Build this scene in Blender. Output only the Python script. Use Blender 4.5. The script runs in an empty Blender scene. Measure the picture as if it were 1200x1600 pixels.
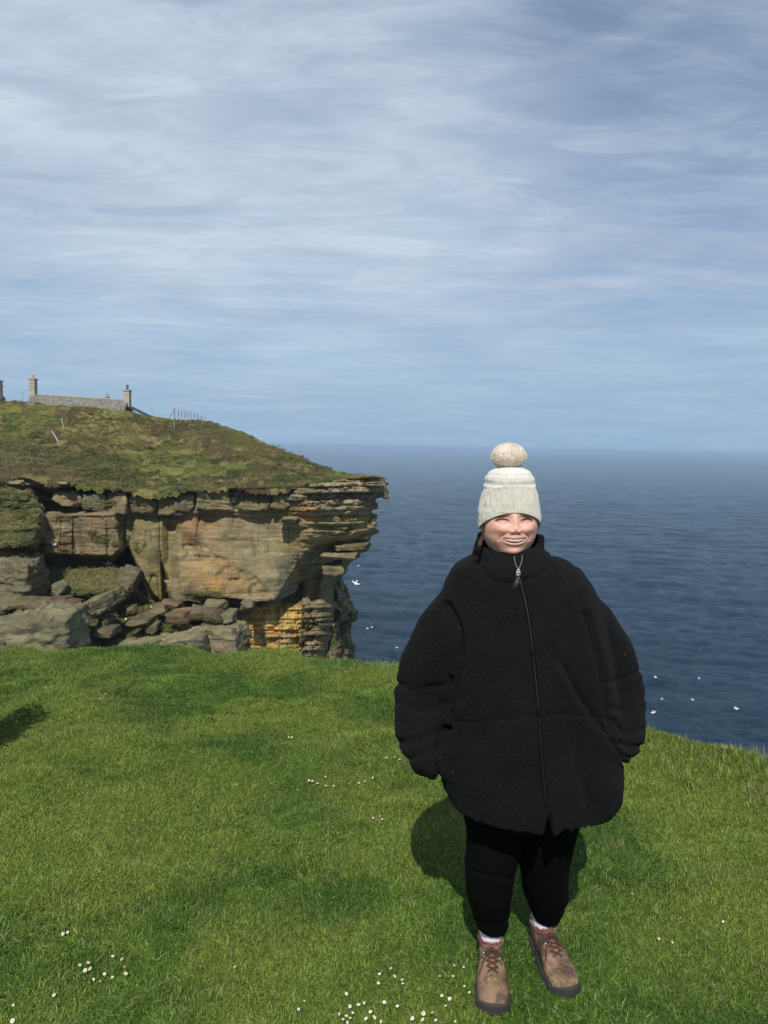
import bpy, bmesh, math, random
import numpy as np
from mathutils import Vector, Matrix
from mathutils.bvhtree import BVHTree

random.seed(7)
rng = np.random.default_rng(7)
scene = bpy.context.scene
COL = scene.collection

# ------------------------------------------------------------------ camera
CAM = np.array([0.0, 0.0, 1.74])
FPX = 1109.0                      # focal length in photo pixels (photo 1200 x 1600)
PITCH, ROLL = math.radians(5.26), math.radians(1.16)
cam_d = bpy.data.cameras.new("camera")
cam = bpy.data.objects.new("camera", cam_d)
COL.objects.link(cam)
RM = Matrix.Rotation(math.radians(90) - PITCH, 3, 'X') @ Matrix.Rotation(ROLL, 3, 'Z')
cam.matrix_world = Matrix.Translation(CAM) @ RM.to_4x4()
cam_d.sensor_fit = 'VERTICAL'
cam_d.sensor_height = 36.0
cam_d.lens = FPX / 1600 * 36
cam_d.clip_start = 0.05
cam_d.clip_end = 60000
scene.camera = cam
R = np.array(RM)

# ------------------------------------------------------------------ world
SUN_EL, SUN_AZ = math.radians(47), math.radians(187)      # azimuth clockwise from +Y
world = bpy.data.worlds.new("World")
scene.world = world
world.use_nodes = True
wt = world.node_tree
wt.nodes.clear()
def wn(t, **k):
    n = wt.nodes.new(t)
    for a, b in k.items():
        setattr(n, a, b)
    return n
wout = wn('ShaderNodeOutputWorld')
wbg = wn('ShaderNodeBackground')
wbg.inputs['Strength'].default_value = 0.085
sky = wn('ShaderNodeTexSky', sky_type='NISHITA', sun_disc=False)
sky.sun_elevation = SUN_EL
sky.sun_rotation = SUN_AZ
sky.air_density = 1.0
sky.dust_density = 0.7
sky.ozone_density = 1.6
def wmath(op, a, b=None, clamp=False):
    n = wn('ShaderNodeMath', operation=op)
    n.use_clamp = clamp
    for i, s in enumerate((a, b)):
        if s is None: continue
        if isinstance(s, (int, float)): n.inputs[i].default_value = s
        else: wt.links.new(s, n.inputs[i])
    return n.outputs[0]
tc = wn('ShaderNodeTexCoord')
sep = wn('ShaderNodeSeparateXYZ')
wt.links.new(tc.outputs['Generated'], sep.inputs[0])
zc = wmath('ADD', wmath('MAXIMUM', sep.outputs['Z'], 0.0), 0.07)
cx_, cy_ = wmath('DIVIDE', sep.outputs['X'], zc), wmath('DIVIDE', sep.outputs['Y'], zc)
comb = wn('ShaderNodeCombineXYZ')
wt.links.new(cx_, comb.inputs[0]); wt.links.new(cy_, comb.inputs[1])
def wnoise(scale, detail, rough, dist, sx, sy, rot, off=0.0):
    mp = wn('ShaderNodeMapping')
    mp.inputs['Scale'].default_value = (sx, sy, 1)
    mp.inputs['Rotation'].default_value = (0, 0, rot)
    mp.inputs['Location'].default_value = (off, off * .7, off * .3)
    wt.links.new(comb.outputs[0], mp.inputs[0])
    n = wn('ShaderNodeTexNoise')
    n.inputs['Scale'].default_value = scale
    n.inputs['Detail'].default_value = detail
    n.inputs['Roughness'].default_value = rough
    n.inputs['Distortion'].default_value = dist
    wt.links.new(mp.outputs[0], n.inputs['Vector'])
    return n.outputs['Fac']
def wramp(fac, a, b):
    n = wn('ShaderNodeMapRange')
    n.interpolation_type = 'SMOOTHSTEP'
    n.inputs['From Min'].default_value = a
    n.inputs['From Max'].default_value = b
    wt.links.new(fac, n.inputs['Value'])
    return n.outputs[0]
big = wramp(wnoise(0.55, 5, 0.50, 0.4, 1.0, 1.0, 0.3, 3.1), 0.28, 0.66)
mid = wramp(wnoise(1.5, 7, 0.56, 0.9, 0.85, 1.3, -0.30, 7.7), 0.25, 0.75)
wisp = wramp(wnoise(3.4, 9, 0.64, 1.1, 0.55, 1.5, -0.45, 1.7), 0.38, 0.72)
m1 = wmath('ADD', wmath('MULTIPLY', big, 0.36), wmath('MULTIPLY', mid, 0.32))
m2 = wmath('ADD', m1, wmath('MULTIPLY', wisp, 0.32))
elev = wramp(sep.outputs['Z'], 0.0, 0.27)
def wbank(px_, py_, c0, c1):
    a_, b_ = (px_ - 600) / FPX, (800 - py_) / FPX
    d_ = (RM @ Vector((a_, b_, -1))).normalized()
    n = wn('ShaderNodeVectorMath', operation='DOT_PRODUCT')
    wt.links.new(tc.outputs['Generated'], n.inputs[0]); n.inputs[1].default_value = d_
    return wramp(n.outputs['Value'], c0, c1)
bank = wbank(330, 260, .86, .995)
m2 = wmath('ADD', m2, wmath('MULTIPLY', bank, .16))
m2 = wmath('SUBTRACT', m2, wmath('MULTIPLY', wramp(sep.outputs['Z'], .42, .62), .26))
m2 = wmath('SUBTRACT', m2, wmath('MULTIPLY', wbank(1060, 330, .97, .999), .10))
mask = wmath('MULTIPLY', wmath('ADD', m2, 0.22), wmath('ADD', wmath('MULTIPLY', elev, 0.70), 0.30), True)
tone = wmath('ADD', wmath('MULTIPLY', wramp(wnoise(0.9, 6, 0.55, 0.5, 1.0, 1.3, 0.5, 5.2), 0.25, 0.75), .7), wmath('MULTIPLY', bank, .20), True)
cmix = wn('ShaderNodeMix', data_type='RGBA')
wt.links.new(tone, cmix.inputs[0])
cmix.inputs[6].default_value = (3.6, 4.45, 5.8, 1)
cmix.inputs[7].default_value = (5.9, 6.85, 7.8, 1)
tint = wn('ShaderNodeMix', data_type='RGBA', blend_type='MULTIPLY')
tint.inputs[0].default_value = 1.0
tint.inputs[7].default_value = (0.76, 0.87, 0.93, 1)
wt.links.new(sky.outputs[0], tint.inputs[6])
smix = wn('ShaderNodeMix', data_type='RGBA')
wt.links.new(mask, smix.inputs[0])
hor = wn('ShaderNodeMix', data_type='RGBA')
wt.links.new(wramp(sep.outputs['Z'], 0.30, 0.0), hor.inputs[0])
wt.links.new(tint.outputs[2], hor.inputs[6])
hor.inputs[7].default_value = (2.6, 4.1, 5.9, 1)
wt.links.new(hor.outputs[2], smix.inputs[6])
wt.links.new(cmix.outputs[2], smix.inputs[7])
wt.links.new(smix.outputs[2], wbg.inputs[0])
wt.links.new(wbg.outputs[0], wout.inputs[0])

sun_d = bpy.data.lights.new("sun", 'SUN')
sun_d.energy = 3.6
sun_d.angle = math.radians(0.6)
sun_d.color = (1.0, 0.95, 0.87)
sun = bpy.data.objects.new("sun", sun_d)
COL.objects.link(sun)
sdir = Vector((math.sin(SUN_AZ) * math.cos(SUN_EL), math.cos(SUN_AZ) * math.cos(SUN_EL), math.sin(SUN_EL)))
sun.rotation_euler = sdir.to_track_quat('Z', 'Y').to_euler()
sun.location = (-5, -10, 30)

scene.view_settings.view_transform = 'Standard'
scene.view_settings.look = 'None'
scene.view_settings.exposure = 0.35
scene.view_settings.gamma = 1.0
scene.view_settings.use_curve_mapping = False
scene.render.engine = 'CYCLES'
HAZE = 0.00015
cy = scene.cycles
cy.max_bounces = 5
cy.diffuse_bounces = 2
cy.glossy_bounces = 2
cy.transmission_bounces = 2
cy.transparent_max_bounces = 6
cy.volume_bounces = 1
cy.use_denoising = True
cy.use_adaptive_sampling = True
cy.adaptive_threshold = 0.015

# ------------------------------------------------------------------ helpers
def W(px, py, Y):
    """world point at depth plane y=Y seen at photo pixel (px, py); arrays allowed"""
    px = np.asarray(px, float); py = np.asarray(py, float); Y = np.asarray(Y, float)
    a = (px - 600) / FPX; b = (800 - py) / FPX
    dx = R[0, 0] * a + R[0, 1] * b - R[0, 2]
    dy = R[1, 0] * a + R[1, 1] * b - R[1, 2]
    dz = R[2, 0] * a + R[2, 1] * b - R[2, 2]
    s = Y / dy
    return np.stack([CAM[0] + dx * s, CAM[1] + dy * s, CAM[2] + dz * s], -1)

def proj(V):
    q = (np.asarray(V) - CAM) @ R
    return 600 + FPX * q[..., 0] / -q[..., 2], 800 - FPX * q[..., 1] / -q[..., 2]

def sm(a, b, x):
    t = np.clip((x - a) / (b - a), 0, 1)
    return t * t * (3 - 2 * t)

def _h(ix, iy, iz, seed):
    n = (ix.astype(np.int64) * 374761393 + iy.astype(np.int64) * 668265263 + iz.astype(np.int64) * 2147483647 + seed * 974634777) & 0xFFFFFFFF
    n = ((n ^ (n >> 13)) * 1274126177) & 0xFFFFFFFF
    n = ((n ^ (n >> 16)) * 2246822519) & 0xFFFFFFFF
    n = n ^ (n >> 15)
    return (n & 0xFFFFFF) / float(0xFFFFFF)

def vn(x, y, z=0.0, seed=0):
    """smooth value noise in -1..1"""
    x, y, z = np.broadcast_arrays(np.asarray(x, float), np.asarray(y, float), np.asarray(z, float))
    ix, iy, iz = np.floor(x), np.floor(y), np.floor(z)
    fx, fy, fz = x - ix, y - iy, z - iz
    fx, fy, fz = [f * f * f * (f * (f * 6 - 15) + 10) for f in (fx, fy, fz)]
    r = 0
    for dx in (0, 1):
        for dy in (0, 1):
            for dz in (0, 1):
                w = (fx if dx else 1 - fx) * (fy if dy else 1 - fy) * (fz if dz else 1 - fz)
                r = r + w * _h(ix + dx, iy + dy, iz + dz, seed)
    return r * 2 - 1

def fbm(x, y, z=0.0, seed=0, oct=4, gain=.5):
    r, a, f = 0, 1.0, 1.0
    for k in range(oct):
        r = r + a * vn(x * f + k * 17.3, y * f + k * 5.1, np.asarray(z) * f, seed + k)
        a *= gain; f *= 2.03
    return r

def hash1(k, seed=0):
    k = np.asarray(k)
    return _h(k, k * 0 + 3, k * 0 + 11, seed)

def raw_mesh(name, V, F, smooth=True):
    me = bpy.data.meshes.new(name)
    V = np.asarray(V, dtype=np.float32)
    if isinstance(F, np.ndarray):
        n, k = F.shape
        me.vertices.add(len(V)); me.vertices.foreach_set('co', V.ravel())
        me.loops.add(n * k); me.loops.foreach_set('vertex_index', F.astype(np.int32).ravel())
        me.polygons.add(n)
        me.polygons.foreach_set('loop_start', np.arange(0, n * k, k, dtype=np.int32))
        me.update(calc_edges=True)
        me.validate()
    else:
        me.from_pydata(V.tolist(), [], F)
        me.update()
    if smooth:
        me.polygons.foreach_set('use_smooth', np.ones(len(me.polygons), bool))
    return me

def link(name, me, mat=None, parent=None, origin=None):
    o = bpy.data.objects.new(name, me)
    COL.objects.link(o)
    if mat is not None:
        for m in (mat if isinstance(mat, (list, tuple)) else [mat]):
            me.materials.append(m)
    if parent is not None:
        o.parent = parent
        org = parent.get('_o')
    if origin is not None:
        o.location = origin
    return o

def make(name, V, F, mat, parent=None, base=None, smooth=True):
    """mesh object; V given in world space. base = world position of the frame it lives in"""
    V = np.asarray(V, float)
    if base is not None:
        V = V - np.asarray(base)
    o = link(name, raw_mesh(name, V, F, smooth), mat, parent)
    if parent is None and base is not None:
        o.location = base
    return o

def empty(name, loc, label=None, cat=None, group=None):
    o = bpy.data.objects.new(name, None)
    o.empty_display_size = .3
    COL.objects.link(o)
    o.location = loc
    return tag(o, label, cat, group)

def tag(o, label=None, cat=None, group=None, kind=None):
    if label: o['label'] = label
    if cat: o['category'] = cat
    if group: o['group'] = group
    if kind: o['kind'] = kind
    return o

def grid_faces(nr, nc, wrap=False):
    i = np.arange(nr - 1)[:, None]; j = np.arange(nc if wrap else nc - 1)[None, :]
    a = i * nc + j; b = i * nc + (j + 1) % nc
    return np.stack([a, b, b + nc, a + nc], -1).reshape(-1, 4)

def set_col(me, C, name='Col'):
    C = np.asarray(C, np.float32)
    if C.shape[1] == 3:
        C = np.concatenate([C, np.ones((len(C), 1), np.float32)], 1)
    at = me.color_attributes.new(name, 'FLOAT_COLOR', 'POINT')
    at.data.foreach_set('color', C.ravel())

class MB:
    def __init__(s): s.V = []; s.F = []
    def add(s, V, F):
        o = len(s.V)
        s.V.extend([tuple(map(float, v)) for v in V]); s.F.extend([tuple(int(i) + o for i in f) for f in F])
        return s
    def tube(s, P, r, n=8, cap=True, flat=1.0):
        P = [Vector(p) for p in P]
        if not hasattr(r, '__len__'): r = [r] * len(P)
        V = []; up = Vector((0, 0, 1))
        for i, p in enumerate(P):
            t = (P[min(i + 1, len(P) - 1)] - P[max(i - 1, 0)])
            if t.length < 1e-9: t = Vector((0, 0, 1))
            t.normalize()
            a = t.cross(up)
            if a.length < .15: a = t.cross(Vector((0, 1, 0)))
            a.normalize(); b = a.cross(t)
            for k in range(n):
                w = 2 * math.pi * k / n
                V.append(p + a * math.cos(w) * r[i] + b * math.sin(w) * r[i] * flat)
        F = [tuple(q) for q in grid_faces(len(P), n, True)]
        if cap:
            F.append(tuple(range(n))[::-1]); F.append(tuple(range((len(P) - 1) * n, len(P) * n)))
        return s.add(V, F)
    def box(s, c, h, rz=0.0, taper=1.0):
        cx, cy_, cz = c; hx, hy, hz = h
        V = []
        for z in (-1, 1):
            k = taper if z > 0 else 1
            for x, y in ((-1, -1), (1, -1), (1, 1), (-1, 1)):
                X, Y = x * hx * k, y * hy * k
                V.append((cx + X * math.cos(rz) - Y * math.sin(rz), cy_ + X * math.sin(rz) + Y * math.cos(rz), cz + z * hz))
        return s.add(V, [(3, 2, 1, 0), (4, 5, 6, 7), (0, 1, 5, 4), (1, 2, 6, 5), (2, 3, 7, 6), (3, 0, 4, 7)])
    def build(s, name, mat, parent=None, base=None, smooth=False):
        return make(name, s.V, s.F, mat, parent, base, smooth)

def sphere_arr(n_lat, n_lon):
    th = np.linspace(0, np.pi, n_lat); ph = np.linspace(0, 2 * np.pi, n_lon, endpoint=False)
    T, P = np.meshgrid(th, ph, indexing='ij')
    return np.stack([np.sin(T) * np.cos(P), np.sin(T) * np.sin(P), np.cos(T)], -1).reshape(-1, 3), grid_faces(n_lat, n_lon, True)

def remesh(parts, voxel, smooth_iter=4):
    """union of closed (V, F) solids -> one continuous surface (V, F(quads), N)"""
    mb = MB()
    for V, F in parts: mb.add(V, F)
    me = raw_mesh('tmp', mb.V, mb.F, False)
    o = bpy.data.objects.new('tmp', me); COL.objects.link(o)
    m = o.modifiers.new('r', 'REMESH'); m.mode = 'VOXEL'; m.voxel_size = voxel
    if smooth_iter:
        q = o.modifiers.new('s', 'SMOOTH'); q.factor = .5; q.iterations = smooth_iter
    dg = bpy.context.evaluated_depsgraph_get()
    e = o.evaluated_get(dg).to_mesh()
    V = np.empty(len(e.vertices) * 3, np.float32); e.vertices.foreach_get('co', V)
    F = np.empty(len(e.loops), np.int32); e.loops.foreach_get('vertex_index', F)
    N = np.empty(len(e.vertices) * 3, np.float32); e.vertices.foreach_get('normal', N)
    o.evaluated_get(dg).to_mesh_clear()
    bpy.data.objects.remove(o); bpy.data.meshes.remove(me)
    return V.reshape(-1, 3).astype(float), F.reshape(-1, 4), N.reshape(-1, 3).astype(float)

def loft(rings, cap=True):
    rings = np.asarray(rings, float)
    nr, nc, _ = rings.shape
    V = rings.reshape(-1, 3).tolist()
    F = [tuple(q) for q in grid_faces(nr, nc, True)]
    if cap:
        F.append(tuple(range(nc))[::-1]); F.append(tuple(range((nr - 1) * nc, nr * nc)))
    return V, F

def polydist(px, py, pts):
    d = np.full(px.shape, 1e9)
    for (x0, y0), (x1, y1) in zip(pts[:-1], pts[1:]):
        vx, vy = x1 - x0, y1 - y0
        t = np.clip(((px - x0) * vx + (py - y0) * vy) / (vx * vx + vy * vy + 1e-9), 0, 1)
        d = np.minimum(d, np.hypot(px - x0 - t * vx, py - y0 - t * vy))
    return d

def inpoly(px, py, pts):
    inside = np.zeros(px.shape, bool)
    n = len(pts)
    for i in range(n):
        x0, y0 = pts[i]; x1, y1 = pts[(i + 1) % n]
        c = ((y0 > py) != (y1 > py)) & (px < (x1 - x0) * (py - y0) / (y1 - y0 + 1e-12) + x0)
        inside ^= c
    return inside

def softpoly(px, py, pts, w):
    """signed soft mask of a polygon: 1 inside, 0 outside, blend width w"""
    d = polydist(px, py, pts + [pts[0]])
    s = np.where(inpoly(px, py, pts), d, -d)
    return sm(-w, w, s)

# ------------------------------------------------------------------ materials
class NT:
    def __init__(s, name):
        s.m = bpy.data.materials.new(name); s.m.use_nodes = True
        s.t = s.m.node_tree; s.t.nodes.clear()
        s.out = s.t.nodes.new('ShaderNodeOutputMaterial')
        s.b = s.n('ShaderNodeBsdfPrincipled')
        s.l(s.b.outputs[0], s.out.inputs[0])
    def n(s, t, **k):
        n = s.t.nodes.new(t)
        for a, b in k.items(): setattr(n, a, b)
        return n
    def l(s, a, b): s.t.links.new(a, b)
    def set(s, inp, v):
        if hasattr(v, 'is_output') or isinstance(v, bpy.types.NodeSocket): s.l(v, inp)
        else: inp.default_value = v
    def math(s, op, a, b=0.0, clamp=False):
        n = s.n('ShaderNodeMath', operation=op); n.use_clamp = clamp
        s.set(n.inputs[0], a); s.set(n.inputs[1], b); return n.outputs[0]
    def coord(s, which='Object'):
        return s.n('ShaderNodeTexCoord').outputs[which]
    def pos(s): return s.n('ShaderNodeNewGeometry').outputs['Position']
    def map(s, v, scale=(1, 1, 1), rot=(0, 0, 0), loc=(0, 0, 0)):
        m = s.n('ShaderNodeMapping'); s.l(v, m.inputs[0])
        m.inputs['Scale'].default_value = scale; m.inputs['Rotation'].default_value = rot; m.inputs['Location'].default_value = loc
        return m.outputs[0]
    def noise(s, v, scale, detail=4, rough=.55, dist=0.0):
        n = s.n('ShaderNodeTexNoise'); s.l(v, n.inputs['Vector'])
        n.inputs['Scale'].default_value = scale; n.inputs['Detail'].default_value = detail
        n.inputs['Roughness'].default_value = rough; n.inputs['Distortion'].default_value = dist
        return n.outputs['Fac']
    def ramp(s, fac, a, b, lo=0.0, hi=1.0):
        n = s.n('ShaderNodeMapRange'); n.interpolation_type = 'SMOOTHSTEP'
        n.inputs['From Min'].default_value = a; n.inputs['From Max'].default_value = b
        n.inputs['To Min'].default_value = lo; n.inputs['To Max'].default_value = hi
        s.l(fac, n.inputs['Value']); return n.outputs[0]
    def mix(s, f, a, b, mode='MIX'):
        n = s.n('ShaderNodeMix', data_type='RGBA', blend_type=mode)
        s.set(n.inputs[0], f)
        for i, v in ((6, a), (7, b)):
            if isinstance(v, (tuple, list)): n.inputs[i].default_value = (*v[:3], 1)
            else: s.l(v, n.inputs[i])
        return n.outputs[2]
    def attr(s, name='Col'):
        n = s.n('ShaderNodeVertexColor'); n.layer_name = name; return n.outputs[0]
    def bump(s, h, strength=.5, dist=.01):
        n = s.n('ShaderNodeBump'); n.inputs['Strength'].default_value = strength; n.inputs['Distance'].default_value = dist
        s.l(h, n.inputs['Height']); s.l(n.outputs[0], s.b.inputs['Normal']); return n
    def col(s, c): s.set(s.b.inputs['Base Color'], (*c[:3], 1) if isinstance(c, (tuple, list)) else c)
    def rough(s, r): s.set(s.b.inputs['Roughness'], r)

def simple(name, c, rough=.7, var=.25, scale=30, bump=.3, bdist=.003, metal=0.0, spec=.5):
    m = NT(name); v = m.coord()
    f = m.noise(v, scale, 5, .6)
    m.col(m.mix(f, tuple(x * (1 - var) for x in c), tuple(x * (1 + var) for x in c)))
    m.rough(rough); m.b.inputs['Metallic'].default_value = metal
    m.b.inputs['Specular IOR Level'].default_value = spec
    if bump: m.bump(m.noise(v, scale * 3, 4, .6), bump, bdist)
    return m.m

def mat_cliff():
    m = NT('cliff_rock'); v = m.pos()
    base = m.attr()
    s1 = m.noise(m.map(v, (.25, .25, 2.6), (0, math.radians(-2), 0)), 1.0, 8, .65, .4)   # bedding
    s2 = m.noise(m.map(v, (1.0, 1.0, .18)), 1.0, 6, .6, .3)                               # run-off streaks
    s3 = m.noise(v, 1.6, 8, .62)
    c = m.mix(m.ramp(s1, .25, .75, 0, .80), m.mix(1.0, base, (.50, .48, .42), 'MULTIPLY'), m.mix(1.0, base, (1.42, 1.38, 1.25), 'MULTIPLY'))
    c = m.mix(m.ramp(s2, .50, .70, 0, .55), c, (.045, .045, .042))
    c = m.mix(m.ramp(s3, .60, .78, 0, .38), c, (.34, .33, .23))                           # lichen
    c = m.mix(m.ramp(m.noise(v, 4.5, 5, .6), .35, .7, .0, .35), c, (.10, .085, .06))
    m.col(c); m.rough(.93); m.b.inputs['Specular IOR Level'].default_value = .2
    h = m.math('ADD', m.math('MULTIPLY', m.noise(m.map(v, (1.2, 1.2, 7)), 1.0, 8, .65), .6), m.math('MULTIPLY', m.noise(v, 5, 6, .6), .4))
    m.bump(h, .8, .22)
    return m.m

def mat_veg_hill():
    m = NT('hill_turf'); v = m.pos()
    base = m.attr()
    a = m.noise(v, 0.55, 7, .65, .6); b = m.noise(v, 3.5, 6, .65)
    c = m.mix(m.ramp(a, .42, .62, 0, .6), base, m.mix(1.0, base, (.62, .60, .60), 'MULTIPLY'))
    c = m.mix(m.ramp(b, .40, .72, 0, .8), c, m.mix(1.0, base, (1.55, 1.4, 1.2), 'MULTIPLY'))
    m.col(c); m.rough(.95); m.b.inputs['Specular IOR Level'].default_value = .15
    m.bump(m.noise(v, 3.0, 8, .7), .9, .35)
    return m.m

def grass_color(m, v):
    a = m.noise(v, .9, 5, .55, .4); b = m.noise(v, 3.2, 5, .6, .3); c3 = m.noise(m.map(v, loc=(9, 4, 2)), 1.7, 6, .62, .5)
    c = m.mix(m.ramp(a, .40, .60), (.066, .142, .020), (.174, .238, .040))
    c = m.mix(m.ramp(b, .40, .75, 0, .7), c, (.158, .262, .040))
    c = m.mix(m.ramp(c3, .58, .78, 0, .75), c, (.250, .205, .095))
    return c

def mat_blades(name='grass_blade', dry=.10, tintmul=1.0):
    m = NT(name); v = m.pos()
    c = grass_color(m, v)
    rnd = m.n('ShaderNodeNewGeometry').outputs['Random Per Island']
    c = m.mix(m.ramp(rnd, 0, 1, .0, 1.0), m.mix(1.0, c, (.50, .55, .5), 'MULTIPLY'), m.mix(1.0, c, (1.8, 1.6, 1.7), 'MULTIPLY'))
    c = m.mix(m.ramp(rnd, 1 - dry, 1 - dry + .01), c, (.40, .36, .20))
    m.col(c); m.rough(.55); m.b.inputs['Specular IOR Level'].default_value = .25
    tr = m.n('ShaderNodeBsdfTranslucent'); m.l(c, tr.inputs[0])
    mx = m.n('ShaderNodeMixShader'); mx.inputs[0].default_value = .3
    m.l(m.b.outputs[0], mx.inputs[1]); m.l(tr.outputs[0], mx.inputs[2]); m.l(mx.outputs[0], m.out.inputs[0])
    return m.m

def mat_ground():
    m = NT('turf_soil'); v = m.pos()
    c = m.mix(.6, grass_color(m, v), (.038, .045, .012))
    rock = m.mix(m.noise(m.map(v, (.6, .6, 4)), 1.0, 8, .6), (.08, .07, .05), (.28, .24, .17))
    z = m.n('ShaderNodeSeparateXYZ'); m.l(v, z.inputs[0])
    c = m.mix(m.ramp(z.outputs[2], -1.6, -.9), rock, c)
    m.col(c); m.rough(.95); m.b.inputs['Specular IOR Level'].default_value = .1
    m.bump(m.noise(v, 60, 5, .6), .5, .01)
    return m.m

def mat_sea():
    m = NT('sea_water'); v = m.pos()
    big_ = m.noise(m.map(v, (.004, .018, 1), (0, 0, .15)), 1.0, 5, .6)
    c = m.mix(m.ramp(big_, .35, .65), (.007, .027, .052), (.010, .035, .063))
    foam = m.ramp(m.noise(m.map(v, (.10, .22, 1), (0, 0, .3)), 1.0, 9, .72, .5), .735, .76)
    c = m.mix(foam, c, (.55, .60, .62))
    m.col(c); m.rough(m.ramp(foam, 0, 1, .17, .8))
    m.b.inputs['IOR'].default_value = 1.333
    h1 = m.noise(m.map(v, (.30, .80, 1), (0, 0, .18)), 1.0, 9, .68, .6)
    h2 = m.noise(m.map(v, (1.4, 3.2, 1), (0, 0, -.05)), 1.0, 6, .65, .3)
    m.bump(m.math('ADD', m.math('MULTIPLY', h1, 1.0), m.math('MULTIPLY', h2, .30)), 1.0, 1.0)
    return m.m

def mat_fleece():
    m = NT('black_fleece'); v = m.coord()
    n1 = m.noise(v, 150, 3, .6); n2 = m.noise(v, 7, 3, .5)
    c = m.mix(n1, (.0018, .0019, .0023), (.0088, .009, .0102))
    c = m.mix(m.ramp(n2, .4, .7, 0, .4), c, (.0030, .0031, .0038))
    lint = m.ramp(m.noise(v, 95, 1, .4), .80, .83)
    c = m.mix(lint, c, (.06, .06, .06))
    m.col(c); m.rough(.95); m.b.inputs['Specular IOR Level'].default_value = .12
    m.b.inputs['Sheen Weight'].default_value = .012
    m.b.inputs['Sheen Roughness'].default_value = .6
    vor = m.n('ShaderNodeTexVoronoi'); m.l(v, vor.inputs['Vector']); vor.inputs['Scale'].default_value = 160
    m.bump(m.math('SUBTRACT', m.noise(v, 110, 4, .6), m.math('MULTIPLY', vor.outputs['Distance'], .5)), .9, .006)
    return m.m

def mat_skin():
    m = NT('skin'); c = m.attr(); v = m.coord()
    c = m.mix(m.ramp(m.noise(v, 60, 4, .6), .3, .7, 0, .25), c, m.mix(1.0, c, (.82, .70, .66), 'MULTIPLY'))
    m.col(c); m.rough(.48)
    m.b.inputs['Subsurface Weight'].default_value = .25
    m.b.inputs['Subsurface Radius'].default_value = (.02, .006, .003)
    m.b.inputs['Subsurface Scale'].default_value = .3
    m.b.inputs['Specular IOR Level'].default_value = .4
    m.bump(m.noise(v, 500, 3, .6), .15, .001)
    return m.m

def mat_knit():
    m = NT('hat_knit'); c = m.attr(); v = m.coord()
    c = m.mix(m.ramp(m.noise(v, 260, 3, .6), .3, .7, 0, .6), c, m.mix(1.0, c, (.80, .79, .77), 'MULTIPLY'))
    m.col(c); m.rough(.95); m.b.inputs['Specular IOR Level'].default_value = .1
    m.bump(m.noise(v, 400, 3, .6), .6, .002)
    return m.m

def mat_leather():
    m = NT('boot_leather'); v = m.coord()
    a = m.noise(v, 16, 6, .65, .6); b = m.noise(v, 60, 5, .6)
    c = m.mix(m.ramp(a, .36, .64), (.060, .036, .021), (.225, .145, .080))
    c = m.mix(m.ramp(b, .55, .75, 0, .5), c, (.26, .18, .105))
    m.col(c); m.rough(.75); m.bump(m.math('ADD', b, m.math('MULTIPLY', a, 1.4)), .5, .004)
    return m.m

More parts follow.
